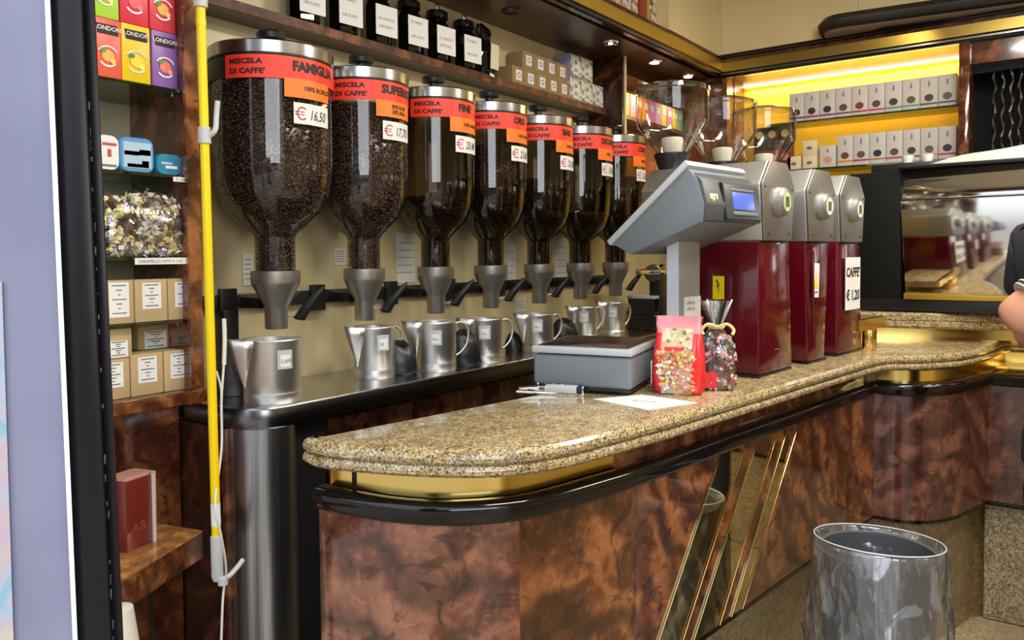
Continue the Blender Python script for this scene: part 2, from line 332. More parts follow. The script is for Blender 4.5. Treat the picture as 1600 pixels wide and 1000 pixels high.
st(box('wall_front', (.35, -3.2, ZF), (.5, -1.75, 3.3), 'cream'))
st(box('trim_1', (.35, -1.75, 2.95), (.5, 2.75, 3.3), 'brown_board'))
# upper walls above the cornice
up = st(box('wall_upper', (5.17, -3.2, 2.90), (5.62, 2.55, 3.3), 'cream'))
box('wall_panel', (5.163, 1.15, 2.905), (5.171, 2.02, 3.3), 'cream', up); box('wall_panel', (5.163, .566, 2.905), (5.171, 1.147, 3.3), 'cream', up); box('wall_panel', (5.163, -1.5, 2.905), (5.171, .562, 3.3), 'cream', up)
st(box('wall_upper_left', (4.36, 2.035, 2.90), (5.17, YW, 3.3), 'cream'))

# cornice of the left side (soffit, gold trim, spots)
co = thing('upper_cornice', 'brown soffit with gold fascia running above the row of coffee silos', 'cornice', (3.3, 2.3, 2.77))
a, b = (-.3, 2.095), (5.2, 2.04)
box('soffit', (-.3+.6, 2.12, 2.768), (5.2, YW, 2.79), 'brown_board', co, org=co)
sweep('black_edge', [(.3, 2.09), (5.19, 2.035)], [(0, 2.765), (.03, 2.765), (.03, 2.80), (0, 2.80)], 'black_gloss', co, org=co)
sweep('edge_bead', [(.3, 2.075), (5.19, 2.02)], [(0, 2.772), (.02, 2.772), (.02, 2.783), (0, 2.783)], 'steel_dark', co, org=co)
sweep('gold_fascia', [(.3, 2.08), (5.18, 2.025)], [(0, 2.80), (.02, 2.80), (.02, 2.872), (0, 2.872)], 'brass_soft', co, org=co)
sweep('top_edge', [(.3, 2.07), (5.18, 2.015)], [(0, 2.872), (.09, 2.872), (.09, 2.888), (0, 2.888)], 'burl_dark', co, org=co)
box('top_board', (.3, 2.12, 2.86), (5.2, YW, 2.885), 'brown_board', co, org=co)
for q, on in (((798, 17), 0), ((954, 66), 1), ((1023, 96), 2), ((1075, 118), 2)):
    p = onz(*q, 2.768)
    d = lathe('spotlight', [(.0, -.004), (.030, -.004), (.042, -.010), (.046, -.002), (.046, .0)], 'dark_metal' if not on else 'chrome', co, 20)
    d.location = co.matrix_basis.inverted() @ Vector((p[0], p[1], 2.768))
    if not on: d['label'] = 'spotlight that is switched off'
    if on:
        l = lathe('bulb', [(0, -.006), (.014 if on == 1 else .028, -.006), (.014 if on == 1 else .028, -.012), (0, -.012)], mat('bulb%d' % on, (1, .9, .7), emit=(1, .88, .68), es=3. if on == 1 else 14.), d, 16)
        if on == 2: spot((p[0], p[1], 2.745), (p[0]-.05, p[1]+.12, 1.9), 9)

# cornice of the back wall
cb = thing('back_cornice', 'dark wood and gold cornice above the yellow lit niche', 'cornice', (5.2, .5, 2.75))
box('gold_fascia', (5.163, -3.2, 2.785), (5.19, 2.025, 2.85), mat('brass_aged', (.34, .24, .06), .30, .85), cb, org=cb)
box('dark_band', (5.155, -3.2, 2.85), (5.20, 2.03, 2.875), 'burl_dark', cb, .003, org=cb)
box('top_band', (5.145, -3.2, 2.875), (5.20, 2.03, 2.90), 'black_gloss', cb, .003, org=cb)
box('lower_band', (5.150, -3.2, 2.745), (5.20, 2.03, 2.785), 'black_gloss', cb, .004, org=cb)
box('soffit', (5.20, -3.2, 2.745), (5.62, YW, 2.765), 'brown_board', cb, org=cb)
box('bead', (5.14, -3.2, 2.760), (5.155, 2.02, 2.770), 'steel_dark', cb, org=cb)

# divider post and side panels
dv = thing('shelf_divider', 'dark wooden upright at the right end of the silo wall', 'divider', (4.28, 2.42, 1.1))
box('upright', (4.26, 2.30, 1.9), (4.30, YW, 2.768), 'burl_dark', dv, .002, org=dv)
box('pale_edge', (4.285, 2.292, 1.9), (4.302, 2.300, 2.765), 'cream', dv, org=dv)
nb = thing('corner_niche', 'cherry wood niche with a coloured tea display beyond the silos', 'shelf', (4.8, 2.45, 2.3))
box('back_panel', (4.30, 2.52, 1.75), (5.33, 2.548, 2.768), mat('orange_wood', (.62, .26, .08), .4), nb, org=nb)
box('lower_soffit', (4.30, 2.36, 2.665), (5.30, 2.52, 2.685), 'cherry', nb, org=nb)
box('board', (4.30, 2.32, 2.395), (5.30, 2.52, 2.42), 'cherry', nb, org=nb)
box('board', (4.30, 2.32, 2.02), (5.30, 2.52, 2.04), 'cherry', nb, org=nb)
box('side_panel', (5.30, 1.98, 1.75), (5.33, 2.52, 2.745), 'cherry', nb, org=nb)
cols = [((.75, .80, .12), 'lime'), ((.82, .50, .62), 'pink and white'), ((.92, .30, .04), 'orange'), ((.90, .32, .03), 'deep orange'), ((.78, .25, .62), 'magenta'), ((.72, .40, .75), 'lilac'), ((.90, .75, .15), 'yellow'), ((.85, .35, .5), 'rose'), ((.92, .70, .10), 'golden'), ((.3, .62, .25), 'green')]
xs = np.linspace(4.42, 5.24, 10)
for i, (c, nme) in enumerate(cols):
    t = thing('tea_box', nme+' tea box on the corner niche shelf behind the glass hoppers', 'tea box', (xs[i], 2.40, 2.42), 0, 'tea boxes in the corner niche')
    box('carton', (-.037, -.045, 0), (.037, .045, .155), mat('tea_'+nme.replace(' ', '_'), c, .4), t, .002)
    box('front_label', (-.024, -.0475, .085), (.024, -.0445, .125), 'paper', t)
for i in range(5):
    t = thing('tea_box', 'orange and cream carton on the low niche shelf, %s from the upright' % ORD[i], 'tea box', (4.5+i*.16, 2.41, 2.04), 0, 'cartons on the low niche shelf')
    box('carton', (-.05, -.04, 0), (.05, .04, .13+.02*(i % 2)), mat('niche_c%d' % (i % 3), ((.80, .35, .06), (.75, .62, .35), (.45, .12, .05))[i % 3], .45), t, .002)

# packages on top of the cornice
for i, (x, c) in enumerate(zip(np.linspace(3.60, 4.31, 7), ((.45, .28, .14), (.55, .38, .22), (.50, .33, .25), (.55, .55, .50), (.68, .66, .62), (.28, .04, .02), (.62, .50, .12)))):
    t = thing('gift_package', '%s package standing on the gold cornice, %s from the left' % (('brown', 'tan', 'rose brown', 'grey', 'white', 'dark red', 'yellow and grey')[i], ORD[i]), 'package', (x, 2.17, 2.888), 0, 'packages on top of the cornice')
    box('carton', (-.048, -.05, 0), (.048, .05, .30), mat('pk%d' % i, c, .5), t, .003)
    box('printed_front', (-.040, -.0525, .02), (.040, -.0495, .26), 'book_print' if i != 5 else mat('pk_red', (.35, .04, .03), .4), t)
for i in range(5):
    t = thing('gift_package', 'striped package on the gold cornice over the silos, %s from the left' % ORD[i], 'package', (2.1+i*.3, 2.2, 2.888), 0, 'packages on the cornice over the silos')
    box('carton', (-.10, -.05, 0), (.10, .05, .26), mat('pk%d' % (i % 4), (.5, .5, .5), .5), t, .003)

# ================================================================== back wall niche
yn = thing('yellow_niche', 'bright yellow lit wall niche with two glass shelves', 'niche', (5.4, 1.2, 2.0))
box('yellow_back', (5.50, .60, 1.2), (5.53, 2.02, 2.745), 'yellow_panel', yn, org=yn)
box('side_board', (5.17, 1.985, 1.75), (5.50, 2.02, 2.745), 'cherry', yn, org=yn)
box('light_strip', (5.465, .63, 2.728), (5.495, 1.98, 2.742), mat('warm_tube', (1, .8, .4), emit=(1, .72, .30), es=4.), yn, org=yn)
for z in (2.405, 2.095): box('glass_shelf', (5.20, .605, z-.012), (5.44, 1.98 if z < 2.2 else 1.72, z), 'glass_shelf', yn, org=yn)
box('lower_back', (5.49, .60, 1.2), (5.50, 2.02, 2.0), 'yellow_panel', yn, org=yn)
nl = area('niche_light', (5.455, 1.3, 2.715), (5.50, 1.3, 2.3), 1.3, .03, 9, (1, .80, .42)); nl.rotation_euler = (Matrix.Rotation(radians(90), 4, 'Z')).to_euler(); nl.rotation_euler.x = radians(8)
spot((4.2, .9, 3.1), (5.5, 1.25, 2.3), 14, (1, .82, .5), 60)
pp = thing('niche_post', 'dark red wooden post between the yellow niche and the dark curtain', 'post', (5.2, .57, 2.4))
box('upright', (5.14, .545, 1.2), (5.50, .60, 2.745), 'burl', pp, .003, org=pp)
stripes = [(.10, .01, .16), (.30, .01, .10), (.20, .01, .18), (.22, .02, .16), (.45, .01, .06), (.50, .01, .10), (.05, .30, .22), (.08, .32, .24), (.10, .06, .05), (.03, .06, .22)]
blobs = [(.02, .01, .03), (.05, .02, .03), (.03, .02, .03), (.10, .06, .06), (.16, .04, .02), (.10, .04, .07), (.05, .03, .02), (.10, .09, .04), (.08, .04, .02), (.12, .10, .05)]
snames = ['purple', 'crimson', 'violet', 'plum', 'red', 'pink-red', 'green', 'teal', 'dark brown', 'blue']
def whitebox(Y, z, h, wd, stripe, blob, label, group):
    t = thing('tea_carton', label, 'carton', (5.36, Y, z), 0, group)
    box('carton', (-.05, -wd/2, 0), (.05, wd/2, h), 'white_carton', t, .0015)
    box('stripe', (-.0515, -wd/2+.001, h*.17), (-.049, wd/2-.001, h*.22), stripe, t)
    V, F = lathe_data([(0, 0), (wd*.26, 0)], 14); o = mk('picture', [(-.0518, v[0], h*.37+v[1]*.9) for v in V], F, blob, t); fix(o)
    box('emblem', (-.0516, -wd*.16, h*.74), (-.0495, wd*.16, h*.745), 'ink_grey', t); box('emblem', (-.0516, -wd*.04, h*.70), (-.0495, wd*.04, h*.86), 'ink_grey', t)
    return t
mat('white_carton', (.60, .57, .56), .5)
p0, p1 = 1.610, .628; W = (p0-p1)/10
for i in range(10):
    whitebox(p0-W*(i+.5), 2.405, .205, W-.003, mat('stripe%d' % i, stripes[i], .5), mat('blob%d' % i, blobs[i], .6), 'white carton with %s stripe on the upper glass shelf, %s from left' % (snames[i], ORD[i]), 'white cartons on the upper glass shelf')
p0, p1 = 1.302, .626; W = (p0-p1)/7
lower = [('orange', (.70, .22, .03)), ('crimson', (.45, .01, .08)), ('olive', (.35, .22, .04)), ('magenta', (.45, .01, .14)), ('pink-red', (.50, .02, .10)), ('gold', (.60, .30, .05)), ('rose', (.50, .02, .12))]
for i in range(7):
    whitebox(p0-W*(i+.5), 2.095, .205, W-.003, mat('strl%d' % i, lower[i][1], .5), mat('bll%d' % i, blobs[(i*3+4) % 10], .6), 'white carton with a %s stripe on the lower glass shelf, %s from the left' % (lower[i][0], ORD[i]), 'white cartons on the lower glass shelf')
whitebox(1.36, 2.095, .15, .10, mat('str_w', (.6, .55, .5), .5), mat('blw', (.6, .3, .2), .6), 'short plain white carton left of the striped ones on the lower glass shelf', 'short cartons on the lower glass shelf')
for k, (Y, z, wh) in enumerate(((1.57, 2.095, 'lower left'), (1.47, 2.095, 'lower right'), (1.47, 2.191, 'topmost'))):
    t = thing('cream_box', 'small cream cube box with a dark emblem, %s of the three' % wh, 'box', (5.33, Y, z), 0, 'small cream cube boxes')
    box('carton', (-.04, -.044, 0), (.04, .044, .095), mat('cream_carton', (.78, .66, .42), .5), t, .002)
    V, F = lathe_data([(0, 0), (.018, 0)], 10); mk('emblem', [(-.0418, v[0], .045+v[1]*.6) for v in V], F, 'ink_grey', t)
for k in range(6):
    i, j = k % 3, k//3
    t = thing('dark_box', ('maroon' if j == 0 else 'dark brown')+' gift box with round seal behind the glass hopper, %s column%s' % (ORD[i], ', upper' if j else ', lower'), 'box', (5.33, 1.80-i*.085, 2.095+.155*j), 0, 'dark gift boxes beside the cream cubes')
    box('carton', (-.04, -.040, 0), (.04, .040, .15), mat('dkbox%d' % j, ((.20, .02, .02), (.035, .02, .015))[j], .35), t, .002)
    V, F = lathe_data([(0, 0), (.026, 0)], 14); mk('seal', [(-.0418, v[0], .10+v[1]) for v in V], F, mat('seal%d' % j, ((.55, .25, .2), (.72, .52, .22))[j], .4), t)
# dark curtain
cu = thing('chain_curtain', 'black door curtain of hanging silvery-black strands at the right edge', 'curtain', (5.4, 0, 1.2))
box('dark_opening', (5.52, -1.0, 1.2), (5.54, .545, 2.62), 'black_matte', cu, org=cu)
box('header', (5.18, -3.2, 2.62), (5.50, .545, 2.745), 'burl', cu, org=cu)
box('rail', (5.33, -.9, 2.595), (5.37, .545, 2.62), 'black_plastic', cu, org=cu)
bd = []; bf = []
for i in range(26):
    y = .44-i*.042; n0 = len(bd)
    P = [(5.35+.006*sin(i*3+k*.8), y+.008*sin(k*1.7+i), 2.6-k*.035) for k in range(38)]
    R = [.011 if k % 2 else .005 for k in range(38)]
    V, F = tube_data(P, R, 6); bd += V; bf += [tuple(a+n0 for a in f) for f in F]
o = mk('strands', bd, bf, mat('curtain_strand', (.05, .045, .04), .3, .6), cu, org=cu, kind='stuff')

# pendant fixture at the top right
a, b, c = onz(1285, 5, 2.9), onz(1325, 40, 2.9), onz(1600, 0, 2.9)
pl = thing('ceiling_fixture', 'dark oval ceiling fixture with a recessed black centre, top right', 'lamp', (4.3, .75, 2.9))
d = (onz(1600, 2, 2.9)-onz(1325, 40, 2.9))[:2]; d /= np.hypot(*d); nrm = np.array([-d[1], d[0]]); c0 = np.array(onz(1325, 40, 2.9)[:2])
def pfx(u, v): return tuple(c0+d*u-nrm*v*-1)
def rr(u0, u1, v0, v1, r, n=8):
    out = []
    for cu_, cv_, s in ((u1-r, v0+r, -pi/2), (u1-r, v1-r, 0), (u0+r, v1-r, pi/2), (u0+r, v0+r, pi)):
        for k in range(n+1): q = s+pi/2*k/n; out.append((cu_+r*cos(q), cv_+r*sin(q)))
    return out
ol = [tuple(c0+d*u+nrm*v) for u, v in rr(-.16, 2.0, .02, .50, .13)]
slab('rim', ol, [(.0, 2.90), (-.02, 2.915), (-.03, 2.95), (0, 2.985)], 'dark_metal', pl)
slab('underside_panel', ol, [(.02, 2.895), (.005, 2.90)], mat('fixture_under', (.42, .31, .24), .5), pl)
slab('dark_insert', [tuple(c0+d*u+nrm*v) for u, v in rr(.10, 1.9, .11, .40, .12)], [(0, 2.888), (0, 2.896)], 'black_plastic', pl)
for ch in (x for x in bpy.data.objects if x.parent == pl): ch.matrix_parent_inverse = Matrix.Translation(-Vector(pl.location))
for u in (.5, 1.4):
    p = c0+d*u+nrm*.28; o = tube('suspension_rod', [(p[0]-4.3, p[1]-.75, .08), (p[0]-4.3, p[1]-.75, .40)], .008, 'dark_metal', pl)

# ================================================================== high shelf over the silos
hs = thing('high_shelf', 'burl wood shelf board above the coffee silos', 'shelf', (2.6, 2.48, 2.416))
box('board', (1.30, 2.424, 2.416), (4.262, YW, 2.450), 'brown_board', hs, org=hs)
box('front_edge', (1.30, 2.416, 2.416), (4.262, 2.424, 2.452), burl('burl_matte', (8, 1, 2), (.02, .007, .004), (.13, .038, .015), (.34, .12, .045), .5, 0.), hs, org=hs)
def jar(X, k):
    t = thing('tea_jar', 'dark tea jar with black lid and white card, %s from left on the high shelf' % ORD[k], 'jar', (X+.035, 2.478, 2.452), 0, 'tea jars on the high shelf'); t.scale = (1.12, 1.0, 1.16)
    s = []
    prof = [(.0, 0), (.052, .0), (.060, .012), (.060, .135), (.05, .16), (.040, .172), (.040, .186)]
    lathe('jar_body', prof, 'glass_tea', t, 8, sm=20); lathe('tea_fill', [(.0, .004), (.054, .006), (.055, .11), (0, .115)], mat('tea_leaves', (.02, .015, .01), .8), t, 8)
    lathe('lid', [(.046, .180), (.050, .184), (.050, .207), (.044, .212), (0, .213)], 'black_gloss', t, 20)
    lathe('lid_knob', [(.011, .212), (.013, .222), (.013, .236), (.009, .241), (0, .241)], 'chrome', t, 14)
    a = radians(-96); n = np.array([cos(a), sin(a), 0]); ex = np.array([-sin(a), cos(a), 0])
    if ex @ _r < 0: ex = -ex
    cd_ = quadbox('card', n*.0645+np.array([0, 0, .085]), ex, (0, 0, 1), n, .104, .110, .002, 'paper', t)
    for q, (s_, z) in enumerate((('TE NERO', .112), ('AL MANGO', .086), ('3,80 EURO', .058))):
        if q == (k % 2): continue
        text_flat('writing', s_, .015, n*.0662+ex*-.040+np.array([0, 0, z]), ex, (0, 0, 1), 'ink_grey', cd_)
    return t
for k, X in enumerate((1.955, 2.150, 2.350, 2.545, 2.735, 2.930)): jar(X, k)
# a few jars further left are out of frame; black bag at the end
bgq = thing('black_tea_bag', 'crumpled black tea bag with a pale label at the end of the jar row', 'bag', (3.135, 2.487, 2.452), radians(10)); bgq.scale = (1.25, 1.1, 1.15)
V = []; F = []; n = 20
for j, (z, rx, ry) in enumerate(((0, .050, .035), (.01, .060, .045), (.05, .063, .05), (.11, .058, .045), (.15, .045, .03), (.17, .03, .02), (.185, .05, .022), (.21, .062, .018), (.225, .05, .012))):
    for i in range(n): q = 2*pi*i/n; k_ = 1+.12*sin(3*q+j)+.06*rng.normal(); V.append((rx*cos(q)*k_, ry*sin(q)*k_, z+.006*rng.normal()*(j > 0)))
for j in range(8):
    for i in range(n): F.append((j*n+i, j*n+(i+1) % n, (j+1)*n+(i+1) % n, (j+1)*n+i))
F.append(tuple(reversed(range(n)))); F.append(tuple(range(8*n, 9*n)))
mk('bag_body', V, F, 'black_gloss', bgq)
quadbox('label', (-.012, -.064, .085), (.98, -.17, 0), (.08, 0, 1), (-.17, -.98, 0), .055, .11, .002, mat('pale_label', (.68, .66, .45), .5), bgq)
quadbox('price_tag', (-.05, -.072, -.004), (1, 0, 0), (0, 0, 1), (0, -1, 0), .035, .012, .002, 'paper', bgq)
# cardboard packs and patterned boxes
def cbox(name, lo, hi, m, label, grp, nlab=0, cat='box', labm='paper'):
    cx, cy = (lo[0]+hi[0])/2, (lo[1]+hi[1])/2; t = thing(name, label, cat, (cx, cy, lo[2]), 0, grp)
    box('carton', (lo[0]-cx, lo[1]-cy, 0), (hi[0]-cx, hi[1]-cy, hi[2]-lo[2]), m, t, .002); w_ = hi[0]-lo[0]; h_ = hi[2]-lo[2]
    for q in range(nlab):
        xx = -w_/2+w_*(q+.5)/nlab; lb = box('label', (xx-.026, lo[1]-cy-.002, h_*.22), (xx+.026, lo[1]-cy+.001, h_*.80), labm, t)
        V, F = lathe_data([(.010, 0), (.015, 0)], 10); mk('printed_mark', [(xx+v[0], lo[1]-cy-.0028, h_*.52+v[1]) for v in V], F, 'ink_grey', lb)
    return t
zs = 2.452
for i in range(5):
    x = 3.30+i*.112; cbox('cardboard_box', (x, 2.428, zs), (x+.110, 2.535, zs+.095), 'cardboard_dark', 'small brown cardboard box in the bottom row on the high shelf, %s from left' % ORD[i], 'brown boxes on the high shelf', 1)
for i in range(4):
    x = 3.40+i*.112; cbox('cardboard_box', (x, 2.432, zs+.096), (x+.110, 2.535, zs+.19), 'cardboard_dark', 'small brown cardboard box in the top row on the high shelf, %s from the left' % ORD[i], 'brown boxes on the high shelf', 1)
mat('greyblue', (.28, .31, .40), .6)
for k, (i, j) in enumerate(((0, 0), (1, 0), (2, 0), (0, 1), (1, 1))):
    x = 3.875+i*.128; t = cbox('patterned_box', (x, 2.43, zs+j*.137), (x+.125, 2.54, zs+j*.137+.135), 'greyblue' if (i == 0 and j == 1) else 'floral_print', ('grey-blue sided' if (i == 0 and j == 1) else 'white floral')+' gift box on the high shelf, %s row, %s from the left' % (('bottom', 'top')[j], ORD[i]), 'patterned boxes on the high shelf')
    box('printed_front', (-.055, -.0575, .008), (.055, -.0545, .127), 'floral_print', t)

# ================================================================== wall rail and silos
rail = thing('wall_rail', 'dark steel rail with square plates carrying the row of coffee silos', 'rail', (2.8, 2.52, 1.385))
box('bar', (1.30, 2.515, 1.358), (4.55, YW, 1.412), 'dark_metal', rail, .003, org=rail)
for x in (1.645, 2.055, 2.47, 2.87, 3.28, 3.70, 4.12): box('plate', (x-.035, 2.495, 1.33), (x+.035, 2.515, 1.435), 'dark_metal', rail, .003, org=rail)
box('black_post', (1.60, 2.46, 1.06), (1.66, 2.515, 1.36), 'black_plastic', rail, .003, org=rail)
def bean_stuff(prof, ztop, nb_, parent, amin=radians(135), amax=radians(350), top_r=None):
    """bean mass: dark core plus single beans over its surface, joined"""
    pr = [(r, z) for r, z in prof if z < ztop]; rt = np.interp(ztop, [z for r, z in prof], [r for r, z in prof]); pr.append((rt, ztop))
    V, F = lathe_data([(max(.001, r-.004), z) for r, z in pr]+[(rt*.5, ztop+.006), (.001, ztop+.010)], 28); F = list(F)
    L = [hypot(pr[i+1][0]-pr[i][0], pr[i+1][1]-pr[i][1]) for i in range(len(pr)-1)]; A = np.array([l*(pr[i][0]+pr[i+1][0])/2 for i, l in enumerate(L)]); A /= A.sum()
    seg = rng.choice(len(L), nb_, p=A); u = rng.random(nb_); ang = amin+(amax-amin)*rng.random(nb_)
    rz = np.array([[pr[s][0]*(1-k_)+pr[s+1][0]*k_, pr[s][1]*(1-k_)+pr[s+1][1]*k_] for s, k_ in zip(seg, u)])
    C = np.stack([rz[:, 0]*np.cos(ang), rz[:, 0]*np.sin(ang), rz[:, 1]], 1)
    nt_ = nb_//6; rr_ = rt*np.sqrt(rng.random(nt_))*.97; aa = rng.random(nt_)*2*pi; C = np.concatenate([C, np.stack([rr_*np.cos(aa), rr_*np.sin(aa), np.full(nt_, ztop+.004)], 1)])
    n = len(C); base = np.array([[1, 0, 0], [-1, 0, 0]]+[[0, cos(q), sin(q)] for q in np.arange(5)*2*pi/5])*np.array([.0068, .0047, .0040])
    Q = np.linalg.qr(rng.normal(size=(n, 3, 3)))[0]; P = np.einsum('ij,njk->nik', base, Q)+C[:, None, :]
    b0 = len(V); V = V+[tuple(p) for p in P.reshape(-1, 3)]; tf = []
    for k_ in range(5): tf += [(0, 2+k_, 2+(k_+1) % 5), (1, 2+(k_+1) % 5, 2+k_)]
    for i in range(n): o_ = b0+i*7; F += [(o_+a_, o_+b_, o_+c_) for a_, b_, c_ in tf]
    o = mk('coffee_beans', V, F, 'beans', parent, True, kind='stuff'); return o
SIL = [  # X, R, fill z, name, tag, price, top
    (1.722, .208, 2.15, 'FAMIGLIA', '100% ROBUSTA', '16,50', 2.265), (2.146, .180, 2.13, 'SUPERIORE', '80% ROB.\n20% ARA.', '17,70', 2.265),
    (2.570, .178, 1.80, 'FINE', '100% ARABICA', '20,40', 2.26), (2.969, .176, 2.06, 'ORO', '100% ARAB.', '23,60', 2.26),
    (3.385, .178, 1.93, 'BAR', '100% ARA.', '21,80', 2.255), (3.803, .180, 1.78, 'DECAFFEINATO', 'MISC.', '24,20', 2.255), (4.215, .180, 2.0, 'ORO', '100% ARAB.', '23,60', 2.255)]
YS = 2.325
desc = ['largest coffee bean silo, full, labelled FAMIGLIA, nearest the yellow pole', 'full coffee bean silo labelled SUPERIORE, second from the left', 'one-third full coffee silo labelled FINE, third from the left', 'nearly full coffee silo labelled ORO, fourth from the left', 'half full coffee silo, fifth from the left, price card 21,80', 'almost empty coffee silo labelled DECAFFEINATO, sixth from the left', 'last coffee silo of the row, partly behind the scale head']
for k, (X, R, fz, nm, tg, pc, zt) in enumerate(SIL):
    t = thing('coffee_silo', desc[k], 'coffee silo', (X, YS, 1.292), 0, 'coffee silos along the wall'); Z = -1.292
    rn = .070 if k == 0 else .064; sh = 1.632; rc = .086 if k == 0 else .082
    prof = [(rn, 1.49), (rn, sh-.015), (rn+.008, sh), (rn+(R-rn)*.35, sh+.028), (rn+(R-rn)*.68, sh+.075), (rn+(R-rn)*.89, sh+.135), (rn+(R-rn)*.975, sh+.20), (R, sh+.26), (R, zt-.04)]
    prof = [(r, z+Z) for r, z in prof]
    lathe('glass_vessel', prof, 'glass' if k < 2 else 'glass_smoked', t, 48, sm=80)
    bean_stuff([(r-.008, z) for r, z in prof], fz+Z, (5200, 3900, 2200, 3200, 2500, 1700, 2800)[k], t)
    cup = [(.0, 0), (.038, 0), (.040, .004), (.041, .075), (.046, .085), (.070, .135), (rc-.002, .160), (rc, .168), (rc, .206), (rc-.010, .208), (rn+.002, .200)]
    lathe('metal_funnel', cup, 'cast_metal', t, 40)
    lathe('lid_rim', [(R-.002, zt-.045+Z), (R+.006, zt-.043+Z), (R+.007, zt-.005+Z), (R+.002, zt+Z), (R-.012, zt+.003+Z), (0, zt+.008+Z)], 'steel', t, 56)
    lathe('lid_knob', [(.020, zt+.002+Z), (.022, zt+.045+Z), (.048, zt+.050+Z), (.052, zt+.068+Z), (.044, zt+.076+Z), (0, zt+.078+Z)], 'black_plastic', t, 28)
    lathe('seal_ring', [(R+.001, zt-.050+Z), (R+.005, zt-.049+Z), (R+.005, zt-.044+Z), (R, zt-.043+Z)], 'black_plastic', t, 48)
    R2 = R+.003; A0 = radians(190); bz0, bz1 = zt-.128+Z, zt-.052+Z
    bn = band('name_band', R2, A0, radians(345), bz0, bz1, 'red_label', t, seg=40)
    text_bent('lettering', 'MISCELA', .0235, R2+.0025, A0+.018/R2, bz1-.030, 'ink', bn, .0010, 1.25)
    text_bent('lettering', "DI CAFFE'", .0235, R2+.0025, A0+.018/R2, bz1-.062, 'ink', bn, .0010, 1.22)
    text_bent('lettering', nm, .044 if k < 2 else .040, R2+.0025, A0+(.215 if len(nm) > 4 else .235)/.2, bz1-.045, 'ink', bn, .0026, .98 if len(nm) < 10 else .8)
    a1 = A0+radians(54); tz1 = bz0+.004; tz0 = tz1-.062
    tb = band('blend_tag', R2+.001, a1, a1+.185/R2, tz0, tz1, 'orange_label', t, seg=14)
    two = '\n' in tg
    text_bent('lettering', tg, .022 if not two else .021, R2+.0035, a1+.066/R2, tz1-.036 if not two else tz1-.028, 'ink', tb, .0006, .95)
    a2 = A0+radians(62); pz1 = tz0-.016; pz0 = pz1-.070
    pb = band('price_card', R2+.001, a2, a2+.150/R2, pz0, pz1, 'paper', t, seg=12)
    V, F = tube_data([(.018*cos(q), .020*sin(q), 0) for q in np.linspace(radians(45), radians(315), 12)], .0024, 5)
    def bend(vs, off, zc): return [((R2+.0036)*cos(a2+(off+v[0])/R2), (R2+.0036)*sin(a2+(off+v[0])/R2), zc+v[1]) for v in vs]
    mk('euro_sign', bend(V, .030, (pz0+pz1)/2), F, 'ink_red', pb)
    V = []; F = []
    for yy in (-.004, .005): b0 = len(V); V += [(-.026, yy-.0016, 0), (.008, yy-.0016, 0), (.008, yy+.0016, 0), (-.026, yy+.0016, 0)]; F.append((b0, b0+1, b0+2, b0+3))
    mk('euro_sign', bend(V, .030, (pz0+pz1)/2), F, 'ink_red', pb)
    text_bent('price', pc, .047, R2+.0036, a2+.056/R2, (pz0+pz1)/2-.018, 'ink', pb, .0003, .72, .25)
    band('strap', R+.001, radians(100), A0-.02, bz0+.005, bz1, 'dark_metal', t, .003)
    # arm to rail
    box('wall_arm', (-.020, .060, .07), (.020, YW-YS-.02, .11), 'dark_metal', t, .002); lathe('clamp_ring', [(.048, .075), (.062, .078), (.062, .105), (.052, .108)], 'dark_metal', t, 24, a0=radians(20), a1=radians(160))
    # shutter handle
    a = radians(-52); dx, dy = cos(a), sin(a)
    tube('handle_rod', [(dx*.038, dy*.038, .045), (dx*.078, dy*.078, .047)], .003, 'steel', t)
    e = np.array([dx, dy, 0]); up_ = np.array([0, 0, 1.]); P = [e*.066+up_*.036, e*.085+up_*.040, e*.115+up_*.085, e*.155+up_*.132, e*.172+up_*.150]
    V = []; F = []
    dirv = e*.62+up_*.78; nv = np.array([-dy, dx, 0]); side = np.cross(dirv, nv)
    for p_, (hw, ht) in zip(P, ((.008, .006), (.020, .009), (.017, .010), (.011, .007), (.003, .003))):
        for q in range(8): V.append(p_+side*hw*cos(q*pi/4)+nv*ht*sin(q*pi/4))
    for j in range(4):
        for q in range(8): F.append((j*8+q, j*8+(q+1) % 8, (j+1)*8+(q+1) % 8, (j+1)*8+q))
    F += [tuple(range(8)), tuple(range(32, 40))]; o = mk('shutter_handle', V, F, 'black_plastic', t, True); fix(o, 60)

# papers on the wall
for k, (x0, y0, x1, y1, lb) in enumerate(((379, 396, 396, 446, 'small white printed notice on the wall left of the first funnel'), (523, 388, 540, 414, 'small white notice on the wall between the first two silos'), (619, 364, 648, 441, 'white sheet pinned to the wall between the second and third silos'), (793, 380, 806, 452, 'white sheet pinned to the wall between the fourth and fifth silos'), (866, 372, 886, 440, 'white sheet on the wall between the fifth and sixth silos'), (806, 466, 822, 486, 'small white card low on the wall under the fourth silo'))):
    a = ony(x0, y0, YW-.003); b = ony(x1, y1, YW-.003)
    o = box('wall_notice', (a[0], YW-.004, b[2]), (b[0], YW-.001, a[2]), mat('notice_paper', (.62, .60, .52), .6)); tag(o, lb, 'notice')
    for j in range(5): z = a[2]-(a[2]-b[2])*(.2+.15*j); box('print_line', (a[0]+.006, YW-.0048, z), (b[0]-.008, YW-.0041, z+.003), 'ink_grey', o)

